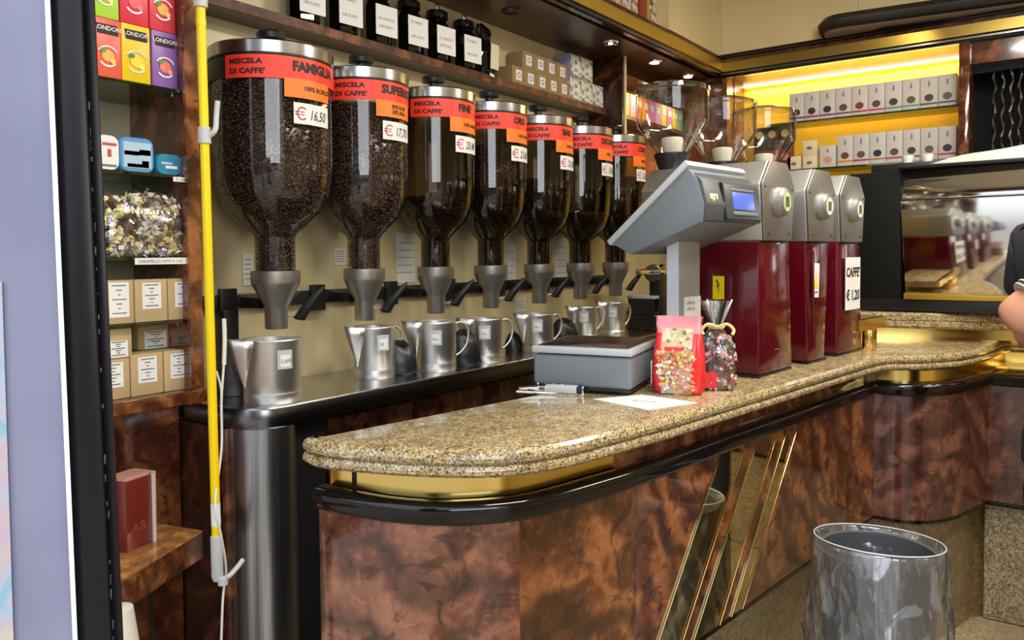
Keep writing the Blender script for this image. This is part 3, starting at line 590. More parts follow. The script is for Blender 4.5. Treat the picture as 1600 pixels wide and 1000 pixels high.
# ================================================================== stainless counter
sc = thing('steel_counter', 'stainless steel back counter under the coffee silos carrying the jugs', 'counter', (2.8, 2.3, 0))
ol = []
for k in range(13): q = pi+pi/2*k/12; ol.append((1.455+.13+.13*cos(q), 2.09+.13+.13*sin(q)))
ol += [(4.95, 2.09), (4.95, YW-.004), (1.455, YW-.004)]
def unpar(root):
    for ch in [x for x in bpy.data.objects if x.parent == root]: ch.matrix_parent_inverse = root.matrix_basis.inverted()
slab('worktop', ol, [(.002, .995), (0, 1.0), (0, 1.055), (.003, 1.060)], 'steel_dark', sc)
slab('worktop_sheet', ol, [(.004, 1.060), (.005, 1.0615)], 'steel', sc)
oc = [(1.565+.105*cos(q), 2.195+.105*sin(q)) for q in np.linspace(0, 2*pi, 41)[:-1]]
slab('steel_pillar', oc, [(0, ZF), (0, .995)], 'steel_brushed', sc)
box('side_panel', (1.63, 2.14, ZF), (1.78, 2.50, .995), 'black_matte', sc)
box('front_panel', (1.78, 2.19, ZF+.1), (4.95, 2.21, .995), 'burl_dark', sc)
for i in range(7): x = 1.82+i*.45; box('drawer_front', (x, 2.175, .62), (x+.44, 2.19, .965), 'burl_dark', sc, .003); box('cabinet_door', (x, 2.175, ZF+.12), (x+.44, 2.19, .61), 'burl_dark', sc, .003)
for i in range(7): x = 1.82+i*.45; tube('drawer_handle', [(x+.14, 2.165, .80), (x+.30, 2.165, .80)], .006, 'steel_dark', sc)
unpar(sc)

def jug(x, y, az, r, h, label, txt, ha=180):
    t = thing('measuring_jug', label, 'jug', (x, y, 1.0615), az, 'aluminium measuring jugs')
    n = 40; V = []; F = []; prof = [(r*.97, 0), (r*1.0, .004), (r*1.0, h*.16), (r*.985, h*.165), (r*.985, h*.175), (r*1.0, h*.185), (r*1.0, h*.96), (r*1.02, h*.985), (r*1.0, h), (r*.95, h*.985), (r*.95, .01), (0, .008)]
    for j, (rr_, z) in enumerate(prof):
        for i in range(n): q = 2*pi*i/n; V.append((rr_*cos(q), rr_*sin(q), z))
    for j in range(len(prof)-1):
        for i in range(n): F.append((j*n+i, j*n+(i+1) % n, (j+1)*n+(i+1) % n, (j+1)*n+i))
    F.append(tuple(reversed(range(n)))); o = mk('jug_body', V, F, 'aluminium', t); fix(o, 50)
    # spout: V-shaped channel on +X side
    hw = r*.55; xb = r*.80; xt = r*1.72
    A = [(xb, -hw, h*.99), (xb, hw, h*.99), (xt, 0, h*1.0), (r*1.0, 0, h*.22)]
    sp_v = []; 
    for j in range(7):
        f_ = j/6; z = h*(.22+(.99-.22)*f_); ww = hw*f_**.8; xx = r*1.0+(xt-r)*f_
        for q in range(7): s_ = (q-3)/3; sp_v.append((xx-(xx-sqrt(max(0, r*r-ww*ww))*1.0)*abs(s_)**1.15, ww*s_, z+(.01*(1-abs(s_)) if j == 6 else 0)))
    sp_f = [(j*7+q, j*7+q+1, (j+1)*7+q+1, (j+1)*7+q) for j in range(6) for q in range(6)]
    o = mk('spout', sp_v, sp_f, 'aluminium', t, True); md = o.modifiers.new('s', 'SOLIDIFY'); md.thickness = .002
    V, F = [], []
    P = spline([(-r*.98, 0, h*.93), (-r*1.35, 0, h*.95), (-r*1.68, 0, h*.80), (-r*1.62, 0, h*.52), (-r*1.30, 0, h*.34), (-r*.98, 0, h*.26)], 5)
    q_ = radians(ha-180); tube('handle', [(p[0]*cos(q_)-p[1]*sin(q_), p[0]*sin(q_)+p[1]*cos(q_), p[2]) for p in P], .0055, 'aluminium', t, 8)
    # label facing camera
    cam_az = atan2(-y, -x)-az + radians(txt[1]); wl = .052
    lb = band('sticker', r+.0005, cam_az-wl/2/r, cam_az+wl/2/r, h*.55, h*.55+.062, 'grey_light', t, .001, 8)
    ib = band('sticker_paper', r+.0018, cam_az-wl*.33/r, cam_az+wl*.33/r, h*.55+.007, h*.55+.047, 'paper', lb, .0006, 8)
    text_bent('writing', txt[0], .018, r+.0035, cam_az-wl*.28/r, h*.55+.020, 'ink_grey', ib, 0., .85)
    return t
jl = [(1.62, 2.215, 165, .095, .212, 'large aluminium jug at the left end of the steel counter with its spout forward', ('CAFFE', 26)),
      (2.175, 2.305, 172, .082, .205, 'aluminium jug under the second silo, second from the left', ('38', 26)),
      (2.455, 2.225, 150, .088, .208, 'aluminium jug with handle to the right, third from the left', ('Fine', 0)),
      (2.78, 2.215, 150, .082, .198, 'aluminium jug with handle to the right, fourth from the left', ('Oro', 0)),
      (3.215, 2.22, 150, .080, .190, 'aluminium jug just behind the scale platter, fifth from the left', ('Bar', 0)),
      (3.80, 2.30, 150, .072, .19, 'smaller aluminium jug, second from the right end of the jug row', ('Dec', 0)),
      (4.10, 2.28, 150, .072, .20, 'aluminium jug at the right end of the jug row', ('Oro', 0))]
for a in jl: jug(a[0], a[1], radians(a[2]), a[3], a[4], a[5], a[6], 180 if a is not jl[0] else 235)
def scoopbag(px, py, w_, h_, lb):
    p = onz(px, py, 1.0615); t = thing('black_sack', lb, 'bag', (p[0], p[1]+.05, 1.0615), radians(-50))
    V = []; F = []; n = 16; pr = ((0, .9), (.08, 1.0), (.4, .97), (.7, .85), (.9, .6), (1., .25))
    for j, (z, s_) in enumerate(pr):
        for i in range(n): q = 2*pi*i/n; k_ = 1+.08*sin(5*q+j*2); V.append((w_/2*s_*cos(q)*k_, w_/3.2*s_*sin(q)*k_, z*h_+(.012*sin(2*q) if j > 2 else 0)))
    for j in range(5):
        for i in range(n): F.append((j*n+i, j*n+(i+1) % n, (j+1)*n+(i+1) % n, (j+1)*n+i))
    F += [tuple(reversed(range(n))), tuple(range(5*n, 6*n))]; o = mk('sack_body', V, F, 'black_plastic', t); fix(o, 45)
    tube('tie', [(w_*.22*cos(q), w_*.16*sin(q), h_*.93) for q in np.linspace(0, 2*pi, 11)[:-1]], .004, 'black_matte', t, 5, True)
scoopbag(638, 586, .15, .13, 'black cloth bundle between the second and third jugs')
scoopbag(738, 572, .15, .15, 'black cloth bundle between the third and fourth jugs')
scoopbag(815, 549, .09, .085, 'small black cloth bundle between the fourth and fifth jugs')
scoopbag(893, 537, .16, .13, 'black cloth bundle between the fifth and sixth jugs')
t = thing('folder_box', 'black tapered file box at the left end of the steel counter', 'box', (1.62, 2.42, 1.0615), radians(-30))
hexa('case', [(-.055, -.05, 0), (.055, -.05, 0), (.055, .05, 0), (-.055, .05, 0), (-.035, -.03, .165), (.035, -.03, .165), (.035, .03, .165), (-.035, .03, .165)], 'black_plastic', t, .004); tube('finger_loop', [(-.01, -.034, .16), (-.012, -.034, .178), (.012, -.034, .178), (.01, -.034, .16)], .003, 'black_plastic', t)

# clutter right of silos
tp = thing('coffee_tap', 'chrome tap and piping seen left of the scale column', 'tap', (4.55, 2.2, 1.0615))
q0 = ony(1020, 418, 2.2)
tube('spout_pipe', [(q0[0]-4.75, 0, .375), (q0[0]-4.40, 0, .372)], .020, 'chrome', tp, 12)
V, F = lathe_data([(0, 0), (.055, 0), (.058, .012), (.02, .03), (0, .03)], 24); o = mk('hand_wheel', [(q0[0]-4.56+v[2], v[0], .365+v[1]) for v in V], F, 'chrome', tp); fix(o, 40)
box('valve_body', (q0[0]-4.50, -.03, 0), (q0[0]-4.40, .05, .355), 'black_plastic', tp, .006); lathe('gauge', [(0, 0), (.035, 0), (.04, .02), (0, .022)], 'chrome', tp, 20, (q0[0]-4.45, 0, .40))
sh_ = thing('tray_stack', 'stack of shallow grey and brown trays left of the scale column', 'tray', (4.62, 2.28, 1.0615))
for j, (z, m_) in enumerate(((.0, 'burl_dark'), (.10, 'burl_dark'), (.20, 'grey_light'))): box('tray', (-.16, -.1, z), (.16, .1, z+.02), m_, sh_, .004)
for s_ in (-.15, .15): box('tray_support', (s_-.006, -.09, .0), (s_+.006, .09, .22), 'black_plastic', sh_)
for k, (px, py, c, nme, rr_, hh) in enumerate(((990, 498, (.65, .08, .05), 'small red bowl behind the last jug', .045, .07), (1004, 505, (.70, .62, .45), 'small cream cup behind the last jug', .03, .05), (1022, 500, (.78, .78, .76), 'white sugar dish beside the scale column', .05, .03))):
    p = onz(px, py, 1.0615); t = lathe('small_bowl', [(0, 0), (rr_*.5, 0), (rr_*.8, hh*.4), (rr_, hh), (rr_*.93, hh), (rr_*.7, hh*.4), (0, hh*.15)], mat('bowl%d' % k, c, .3), None, 24); t.location = (p[0], min(p[1], 2.4), 1.0615); tag(t, nme, 'bowl')

# ================================================================== left shelf unit
XD = 1.30
su = thing('shelf_unit', 'burl wood shelving unit with glass shelves behind the yellow pole', 'shelf', (.9, 2.3, 0))
hexa('divider', [(1.30, 2.18, 1.10), (1.335, 2.18, 1.10), (1.335, YW, 1.10), (1.30, YW, 1.10), (1.30, 2.18, 3.0), (1.335, 2.18, 3.0), (1.335, YW, 3.0), (1.30, YW, 3.0)], 'burl', su)
box('divider_front', (1.297, 2.168, 1.13), (1.338, 2.18, 3.0), 'burl_warm', su)
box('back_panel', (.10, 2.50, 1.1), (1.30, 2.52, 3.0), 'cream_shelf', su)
box('bottom_board', (.10, 2.165, 1.108), (1.345, 2.50, 1.145), 'burl_warm', su, .002)
for z in (2.052, 1.796, 1.552, 1.360): 
    box('glass_shelf', (.12, 2.19, z-.009), (1.298, 2.50, z), 'glass_shelf', su)
    lathe('shelf_pin', [(0, -.018), (.006, -.018), (.006, -.009), (0, -.009)], 'steel_dark', su, 8, (1.285, 2.22, z))
box('side_panel_left', (.08, 2.18, 1.1), (.10, YW, 3.0), 'burl', su)
for i, (x0, x1) in enumerate(((.10, .90), (.904, 1.445), (1.45, 1.60))): y_ = 2.24 if i == 2 else 2.50; box('base_panel', (x0, y_, ZF), (x1, y_+.02, .99 if i == 2 else 1.108), 'burl', su, .002)
box('side_panel', (1.45, 2.26, ZF), (1.462, 2.52, .99), 'burl_dark', su)
unpar(su)
# tea boxes
def place_front(x0, y0, x1, y1, z, Yf=2.20):
    """pixel columns of the front face at shelf height z -> X range and height"""
    a = ony(x0, y1, Yf); b = ony(x1, y1, Yf); return a[0], b[0]
teas = [(147, 191, 'coral', (.85, .12, .07), 'peach', (.95, .45, .08), 0), (191, 236, 'yellow', (.90, .62, .01), 'ginger', (.95, .75, .05), 0), (238, 278, 'purple', (.28, .13, .42), 'berry', (.85, .22, .12), 0),
        (146, 189, 'lime green', (.42, .70, .05), 'citrus', (.95, .70, .1), 1), (190, 235, 'red', (.72, .03, .06), 'strawberry', (.90, .10, .12), 1), (236, 277, 'dark red', (.70, .05, .07), 'mixed fruit', (.90, .45, .08), 1)]
for x0, x1, cn, c, fr, fc, up_ in teas:
    a, b = ony(x0, 120, 2.215)[0], ony(x1, 125, 2.215)[0]; wd = b-a-.002; h = .168
    t = thing('tea_box', '%s fruit tea box with a %s picture, %s row of the left shelves' % (cn, fr, ('lower', 'upper')[up_]), 'tea box', ((a+b)/2, 2.26, 2.053+(h+.001)*up_), 0, 'fruit tea boxes on the left shelves')
    box('carton', (-wd/2, -.045, 0), (wd/2, .045, h), mat('tb_'+cn.replace(' ', '_'), c, .35), t, .002)
    y = -.0465
    bn = hexa('banner', [(-wd*.36, y-.001, h*.74), (wd*.40, y-.001, h*.74), (wd*.40, y+.002, h*.74), (-wd*.36, y+.002, h*.74), (-wd*.40, y-.001, h*.90), (wd*.36, y-.001, h*.90), (wd*.36, y+.002, h*.90), (-wd*.40, y+.002, h*.90)], 'ink', t)
    text_flat('lettering', 'LONDON', .017, (0, y-.002, h*.80), (1, 0, 0), (0, 0, 1), 'paper', bn, .0003, 'CENTER')
    V, F = lathe_data([(0, 0), (wd*.22, 0)], 20); mk('fruit_picture', [(v[0], y-.001, h*.38+v[1]) for v in V], F, mat('fruit_'+fr.replace(' ', '_'), fc, .4), t)
    V, F = lathe_data([(0, 0), (wd*.12, 0)], 12); mk('fruit_picture', [(-wd*.18+v[0], y-.0016, h*.46+v[1]*.7) for v in V], F, mat('leafgreen', (.10, .28, .04), .5), t)
    V, F = lathe_data([(0, 0), (wd*.10, 0)], 12); mk('fruit_picture', [(wd*.18+v[0], y-.0018, h*.30+v[1]), ] if 0 else [(wd*.18+v[0], y-.0018, h*.30+v[1]) for v in V], F, mat('fr2_'+fr.replace(' ', '_'), tuple(min(1, q*1.2+.05) for q in fc), .4), t)
    V, F = lathe_data([(wd*.36, 0), (wd*.42, 0)], 20, a0=radians(30), a1=radians(150)); mk('arc_print', [(v[0], y-.0012, h*.36+v[1]) for v in V], F, 'paper', t)
    V, F = lathe_data([(wd*.30, 0), (wd*.37, 0)], 20, a0=radians(215), a1=radians(320)); mk('arc_print', [(v[0], y-.0012, h*.36+v[1]) for v in V], F, 'paper', t)
pt = box('price_strip', (1.0, 2.186, 2.040), (1.085, 2.189, 2.052), 'paper'); tag(pt, 'white price strip on the edge of the topmost glass shelf', 'price tag')
pt.location = (-.04, 0, 0); text_flat('price', '€ 5,00', .009, (1.02, 2.1855, 2.043), (1, 0, 0), (0, 0, 1), 'ink', pt)
a = ony(270, 272, 2.186)[0]; b = ony(297, 274, 2.186)[0]
pt = box('price_strip', (a, 2.183, 1.776), (b, 2.1855, 1.790), 'paper'); tag(pt, 'white price strip beside the teal tin', 'price tag'); text_flat('price', '€ 4,00', .011, (a+.008, 2.1825, 1.779), (1, 0, 0), (0, 0, 1), 'ink', pt)
a = ony(210, 400, 2.186)[0]; b = ony(291, 406, 2.186)[0]
pt = box('price_strip', (a, 2.183, 1.530), (b, 2.1855, 1.549), 'paper'); tag(pt, 'long white price strip under the bag of sweets', 'price tag'); text_flat('price', 'CARAMELLE CAFFE € 3,00', .012, (a+.008, 2.1825, 1.535), (1, 0, 0), (0, 0, 1), 'ink', pt)
# tins
def tin(x0, x1, y, wh, cn, c, h, lab, deco):
    a, b = ony(x0, y, 2.21)[0], ony(x1, y, 2.21)[0]; wd = b-a
    t = thing('candy_tin', lab, 'tin', ((a+b)/2, 2.235, 1.797), 0); r = .022
    pts = [(u, v) for u, v in rr(-wd/2+.002, wd/2-.002, 0, h, r, 5)]; n = len(pts); V = []; F = []
    for y_, s_ in ((-.025, .96), (-.022, 1.), (.022, 1.), (.025, .96)):
        for u, v in pts: V.append((u*s_, y_, h/2+(v-h/2)*s_))
    for j in range(3):
        for i in range(n): F.append((j*n+i, j*n+(i+1) % n, (j+1)*n+(i+1) % n, (j+1)*n+i))
    F += [tuple(range(n)), tuple(reversed(range(3*n, 4*n)))]; o = mk('tin_body', V, F, c, t); fix(o, 40)
    for (u0, v0, u1, v1, m_) in deco: box('printed_picture', (u0*wd, -.0262, v0*h), (u1*wd, -.0248, v1*h), m_, t, 0)
mat('tin_red', (.55, .08, .06), .4); mat('tin_blue', (.12, .33, .60), .3); mat('tin_sky', (.45, .62, .75), .3); mat('tin_tan', (.55, .35, .2), .4); mat('tin_white', (.80, .80, .80), .3); mat('tin_teal', (.02, .22, .36), .3)
tin(150, 188, 262, 0, 'w', 'tin_white', .098, 'white candy tin with red lettering at the left of the second shelf', [(-.22, .70, .36, .78, 'tin_red'), (-.02, .38, .14, .60, 'tin_red'), (-.25, .10, .35, .16, 'ink_grey')])
tin(188, 242, 265, 0, 'b', 'tin_blue', .100, 'blue and white candy tin with a townscape picture', [(-.40, .12, .40, .86, 'tin_sky'), (-.38, .48, .05, .60, 'ink_grey'), (.05, .50, .38, .66, 'tin_tan'), (-.30, .14, .25, .24, 'tin_white'), (.12, .14, .32, .34, 'tin_red')])
tin(244, 286, 270, 0, 't', 'tin_teal', .062, 'teal oval tin at the right of the second shelf', [(-.15, .30, .28, .44, 'tin_white'), (-.30, .5, .1, .6, 'tin_sky')])
t = thing('storage_jar', 'dark glass jar with a grey lid standing behind the white tin', 'jar', (1.02, 2.38, 1.797))
lathe('jar_body', [(0, 0), (.045, 0), (.048, .02), (.048, .10), (.04, .12)], 'glass_tea', t, 24); lathe('contents', [(0, .004), (.042, .005), (.042, .09), (0, .095)], mottled('nuts', ((.25, .12, .05), (.05, .03, .02), (.4, .3, .15)), 80), t, 20); lathe('lid', [(.047, .115), (.05, .12), (.05, .15), (0, .158)], 'grey_light', t, 24)
box('carton', (-.10, .03, 0), (-.055, .07, .24), 'black_plastic', t)
# bag of wrapped sweets
a, b = ony(160, 400, 2.22)[0], ony(295, 402, 2.22)[0]
sb = thing('bag_of_sweets', 'clear plastic bag full of yellow and black wrapped sweets', 'bag', ((a+b)/2, 2.28, 1.553)); wd = b-a
swm = []
def sweets(parent, n, bounds, mats_, fn=None, size=.014):
    groups = {m_: ([], []) for m_ in mats_}
    for i in range(n):
        u, v, w_ = rng.random(3); p = np.array(fn(u, v, w_)); m_ = mats_[int(rng.random()*len(mats_))]; V, F = groups[m_]
        Q = np.linalg.qr(rng.normal(size=(3, 3)))[0]; b0 = len(V)
        base = [(-1.1, .8, 0), (-1.1, -.8, 0), (-.55, 0, .15)]+[(x_, .6*cos(q), .5*sin(q)) for x_ in (-.5, .5) for q in (0, pi/2, pi, 3*pi/2)]+[(1.1, .8, 0), (1.1, -.8, 0), (.55, 0, .15)]
        for c_ in base: V.append(p+np.array(c_)@Q*size)
        F += [(b0+0, b0+1, b0+2), (b0+3, b0+4, b0+5, b0+6), (b0+7, b0+8, b0+9, b0+10)]+[(b0+3+q, b0+3+(q+1) % 4, b0+7+(q+1) % 4, b0+7+q) for q in range(4)]+[(b0+11, b0+12, b0+13)]
    for m_, (V, F) in groups.items():
        if V: mk('wrapped_sweets', V, F, m_, parent, kind='stuff')
mat('sw_yellow', (.86, .74, .34), .35); mat('sw_black', (.03, .02, .02), .3); mat('sw_white', (.85, .82, .76), .3); mat('sw_brown', (.16, .07, .04), .3); mat('sw_silver', (.55, .53, .52), .25, .7)
sweets(sb, 520, None, ['sw_yellow', 'sw_black', 'sw_white', 'sw_brown', 'sw_silver', 'sw_yellow'], lambda u, v, w_: ((u-.5)*wd*.96, -.064+.03*v, .010+w_*.178*(1-.15*abs(u-.5)*2)), .015)
box('inner_fill', (-wd*.44, -.03, .006), (wd*.44, .04, .15), 'sw_brown', sb)
V = []; F = []; n = 24
for j, (z, s_, ty) in enumerate(((0, .98, .072), (.02, 1., .080), (.10, .99, .080), (.17, .97, .068), (.20, .94, .025), (.215, .93, .012), (.235, .90, .004))):
    for i in range(n): q = 2*pi*i/n; sx_ = np.sign(cos(q))*abs(cos(q))**.4; sy_ = np.sign(sin(q))*abs(sin(q))**.5; V.append((wd/2*s_*sx_+.003*rng.normal(), ty*sy_+.003*rng.normal()*(j < 5), z+.004*rng.normal()*(j > 0)))
for j in range(6):
    for i in range(n): F.append((j*n+i, j*n+(i+1) % n, (j+1)*n+(i+1) % n, (j+1)*n+i))
mk('plastic_wrap', V, F, 'cellophane', sb, True)
# cardboard cubes
def cube(x0, x1, yb, z, h, lab, Yf=2.215, dp=.11, lrect=None, wr=()):
    a, b = ony(x0, yb, Yf)[0], ony(x1, yb, Yf)[0]; wd = b-a-.003
    t = thing('cardboard_cube', lab, 'box', ((a+b)/2, Yf+dp/2, z), 0, 'brown cardboard boxes on the left shelves')
    box('carton', (-wd/2, -dp/2, 0), (wd/2, dp/2, h), 'cardboard', t, .002)
    u0, v0, u1, v1 = lrect or (.22, .30, .80, .92); lb = box('label', (-wd/2+u0*wd, -dp/2-.0015, v0*h), (-wd/2+u1*wd, -dp/2+.001, v1*h), 'paper', t)
    for j in range(7):
        z_ = v1*h-(v1-v0)*h*(j+.8)/7.6; e_ = .012*((j*7) % 3); box('print_line', (-wd/2+u0*wd+.008+e_, -dp/2-.0020, z_), (-wd/2+u1*wd-.008-e_, -dp/2-.0014, z_+.003), 'ink_grey', lb)
    return t
cube(157, 211, 508, 1.361, .125, 'brown box with a tall white label, left of three on the lowest glass shelf', lrect=(.25, .15, .85, .95))
cube(211, 263, 506, 1.361, .125, 'brown box with a white label, middle of three on the lowest glass shelf')
cube(263, 312, 503, 1.361, .125, 'brown box with a white label, right of three on the lowest glass shelf')
cube(150, 205, 640, 1.146, .115, 'brown box on the wooden shelf at the left, under another box')
cube(205, 257, 636, 1.146, .122, 'brown box on the wooden shelf, middle of the bottom row')
cube(257, 302, 628, 1.146, .122, 'brown box on the wooden shelf, right of the bottom row')
cube(160, 208, 580, 1.262, .085, 'brown box stacked on the left box of the wooden shelf', lrect=(.2, .05, .85, .6))
cube(216, 266, 570, 1.269, .085, 'brown box set back on top of the bottom row of the wooden shelf', Yf=2.30, dp=.1, lrect=(.2, .02, .9, .65))
# display step and gift box
stp = thing('display_step', 'triangular orange-brown wooden display board below the shelves', 'shelf', (1.15, 2.25, .7))
A, B, C_ = onz(316, 829, .7)[:2], onz(190, 808, .7)[:2], onz(190, 906, .7)[:2]
D = C_+(C_-A)*1.2; 
ol = [tuple(C_+(C_-A)*1.5), tuple(A), (1.26, 2.495), (.35, 2.495)]
hexa('board', [(*p, .695) for p in (ol)]+[(*p, .7) for p in ol], 'step_wood', stp, org=stp)
hexa('riser', [(*p, .615) for p in ol]+[(*p, .695) for p in ol], 'burl_warm', stp, org=stp)
for s_ in ((.42, 2.2), (1.20, 2.22)): box('support_leg', (s_[0]-.02, s_[1]-.02, ZF), (s_[0]+.02, s_[1]+.02, .615), 'burl_dark', stp, org=stp)
p = onz(217, 851, .7); gb = thing('gift_case', 'dark red presentation box standing open on the display board', 'box', (p[0]-.015, p[1]+.01, .7), radians(15))
box('case_body', (-.05, -.035, 0), (.045, .045, .205), mat('case_red', (.16, .02, .015), .25, coat=.5), gb, .003)
hexa('case_lid', [(.047, -.040, 0), (.053, -.040, 0), (.053, .045, 0), (.047, .045, 0), (.047, -.040, .21), (.056, -.040, .212), (.056, .045, .212), (.047, .045, .21)], mat('case_cream', (.62, .45, .30), .5), gb)
box('inner_tray', (-.046, -.030, .2051), (.040, .040, .215), mat('case_pink', (.62, .30, .24), .5), gb); box('side_band', (.0455, -.042, .0), (.0468, -.030, .205), 'paper', gb)
text_flat('emblem', 'AR', .04, (-.03, -.0358, .05), (1, 0, 0), (0, 0, 1), mat('case_ink', (.24, .07, .05), .4), gb)
pr = thing('white_pedestal', 'white conical base at the bottom edge beside the door frame', 'pedestal', (*atd(185, 1000, 1.9)[:2], ZF)); lathe('cone', [(.16, 0), (.12, .2), (.035, atd(185, 950, 1.9)[2]-ZF), (0, atd(185, 945, 1.9)[2]-ZF)], mat('pedestal_white', (.72, .68, .6), .5), pr, 32)

# ================================================================== yellow crank pole and cable
a, b = ony(312, -40, 1.97), ony(340, 905, 1.97)
pole = thing('awning_crank', 'yellow awning crank pole with grey hook and grey end handle', 'pole', tuple(b))
def L(f_): return a+(b-a)*f_
f = lambda y: (y+40)/945
tube('pole_tube', [L(f(8)), L(f(840))], .0125, 'yellow_paint', pole, 14, org=pole)
tube('upper_joint', [L(0), L(f(10))], .019, 'grey_joint', pole, 14, org=pole); tube('joint_collar', [L(f(28)), L(f(38))], .0135, 'yellow_paint', pole, 14, org=pole)
tube('hook_clamp', [L(f(193)), L(f(218))], .0175, 'grey_joint', pole, 14, org=pole)
o_ = L(f(208)); tube('hook', spline([o_+_r*.01, o_+_r*.03+np.array([0, 0, .02]), ony(338, 182, 1.96), ony(340, 158, 1.96)], 5), .0075, 'grey_joint', pole, 10, org=pole)
tube('tape_band', [L(f(783)), L(f(818))], .0132, 'white_plastic', pole, 14, org=pole)
tube('end_handle', [L(f(835)), L(f(900)), L(f(907))], [.0165, .0165, .012], 'grey_joint', pole, 14, org=pole)
tube('crank_arm', spline([ony(345, 906, 1.96), ony(358, 900, 1.955), ony(371, 886, 1.95), ony(380, 874, 1.95)], 5), .0075, 'grey_joint', pole, 10, org=pole)
lathe('pivot_knob', [(0, 0), (.014, 0), (.014, .02), (0, .022)], 'grey_joint', pole, 14, (0.005, -.018, -.012))
cb_ = tube('white_cable', spline([ony(349, 500, 2.0), ony(350, 560, 2.0), ony(346, 625, 2.0), ony(346, 700, 1.99), ony(336, 790, 1.95), ony(345, 835, 1.955), ony(353, 890, 1.98), ony(348, 940, 1.98), ony(344, 1060, 1.98)], 6), .0035, 'white_cable', None, 6); tag(cb_, 'thin white cable hanging beside the yellow crank pole', 'cable')
tube('second_strand', spline([ony(338, 580, 1.99), ony(345, 605, 1.99), ony(346, 630, 1.985)], 5), .003, 'white_cable', cb_, 6); tube('cable_wrap', spline([ony(350, 498, 2.0), ony(351, 530, 2.0), ony(350, 570, 2.0)], 4), .006, 'white_cable', cb_, 6)

# ================================================================== bar counter
LOW = [onz(*q, .95)[:2] for q in ((510, 787), (560, 797), (611, 806), (690, 812), (769, 808), (825, 801), (880, 786), (937, 768), (990, 752), (1050, 733))]
JX = 3.62
cdir = np.array([cos(radians(-7.0)), sin(radians(-7.0))]); last = np.array([2.033, .921]); jog = last+cdir*(JX-2.033)/cdir[0]
bay = [jog+np.array([.0, -.015]), np.array([3.615, .625]), np.array([3.645, .555]), np.array([3.70, .495]), np.array([3.80, .435]), np.array([3.93, .395]), np.array([4.13, .345])]
front = [np.array([1.225, 1.50])]+LOW[:-1]+[last]
def smooth(path, it=2):
    P = [np.array(p, float) for p in path]
    for _ in range(it):
        Q = [P[0]]
        for i in range(len(P)-1): Q += [P[i]*.75+P[i+1]*.25, P[i]*.25+P[i+1]*.75]
        Q.append(P[-1]); P = Q
    return P
fr_s = smooth(front, 1)+[jog]; bay_s = smooth(bay, 2); right = [np.array([4.14, .335]), np.array([4.20, -1.6])]
path = fr_s+bay_s[1:]+right   # travels right, body on the left-hand side? (+Y side)
bc = thing('bar_counter', 'burl wood bar counter with black moulding, brass band and granite plinth', 'counter', (2.4, 1.1, ZF))
def sub(i0, i1): return path[i0:i1]
nf = len(fr_s); nbay = len(bay_s)-1
# seams: find index in front for corner panel
ic = len(smooth(front, 1))-1
P_wood = [(.0, .40), (.0, .935), (.03, .935), (.03, .40)]
def wood(name, pts, m_, lb=None):
    o = sweep(name, pts, P_wood, m_, bc, org=bc, sm=50)
    return o
i7 = 12
wood('curved_end_panel', path[:i7+1], 'burl_red'); 
ip = ic
mid = [path[i7]+np.array([.0, 0])]+path[i7+1:ip+1]+[jog]
wood('front_panel', mid, 'burl_warm')
wood('bay_panel', [jog]+bay_s[1:-6], 'burl_violet'); wood('bay_panel', bay_s[-7:]+[right[0]], 'burl_violet')
r0 = right[0]; r1 = right[1]; m1 = r0+(r1-r0)*.45
wood('right_panel', [r0, m1], 'burl_violet'); wood('right_panel', [m1, r1], 'burl')
# mouldings follow full path
sweep('black_moulding', path, [(.012, .935), (-.012, .938), (-.020, .948), (-.016, .960), (-.022, .972), (-.014, .985), (.012, .990), (.03, .985), (.03, .94)], 'black_gloss', bc, org=bc, sm=60)
bprof = [(.035, .985), (.035, 1.0395), (.05, 1.0395), (.05, .985)]
bpath = fr_s[:-1]+[jog]+bay_s[1:-1]+[np.array([4.20, .325]), np.array([4.58, .285]), np.array([4.62, -1.6])]
sweep('brass_band', bpath[:19], bprof, 'brass', bc, org=bc, sm=60)
sweep('wood_frieze', bpath[18:len(fr_s)], [(.030, .985), (.030, 1.0395), (.05, 1.0395), (.05, .985)], 'burl_warm', bc, org=bc, sm=60)
sweep('brass_band', bpath[len(fr_s)-1:], bprof, 'brass', bc, org=bc, sm=60)
hexa('brass_top', [(4.15, .34, .975), (4.21, -1.6, .975), (4.70, -1.6, .975), (4.66, .34, .975), (4.15, .34, .989), (4.21, -1.6, .989), (4.70, -1.6, .989), (4.66, .34, .989)], 'brass', bc, .002, org=bc)
sweep('bottom_edge', path, [(-.002, .388), (-.002, .402), (.03, .402), (.03, .388)], 'black_gloss', bc, org=bc)
sweep('granite_plinth', path, [(.06, ZF), (.06, .39), (.09, .39), (.09, ZF)], 'granite_base', bc, org=bc)
sweep('granite_plinth', [right[0]+np.array([-.015, .02]), right[1]+np.array([-.015, 0])], [(.05, ZF+.006), (.05, .37), (.075, .37), (.075, ZF+.006)], 'granite_pale', bc, org=bc)
# back and left end carcass
inner = [np.array([1.27, 1.47]), np.array([1.95, 1.385]), np.array([3.7, 1.17])]
sweep('back_panel', inner, [(-.06, ZF), (-.06, 1.04), (-.03, 1.04), (-.03, ZF)], 'burl_dark', bc, org=bc)
box('end_panel', (1.31, 1.40, ZF), (1.33, 1.47, 1.04), 'black_matte', bc, org=bc)
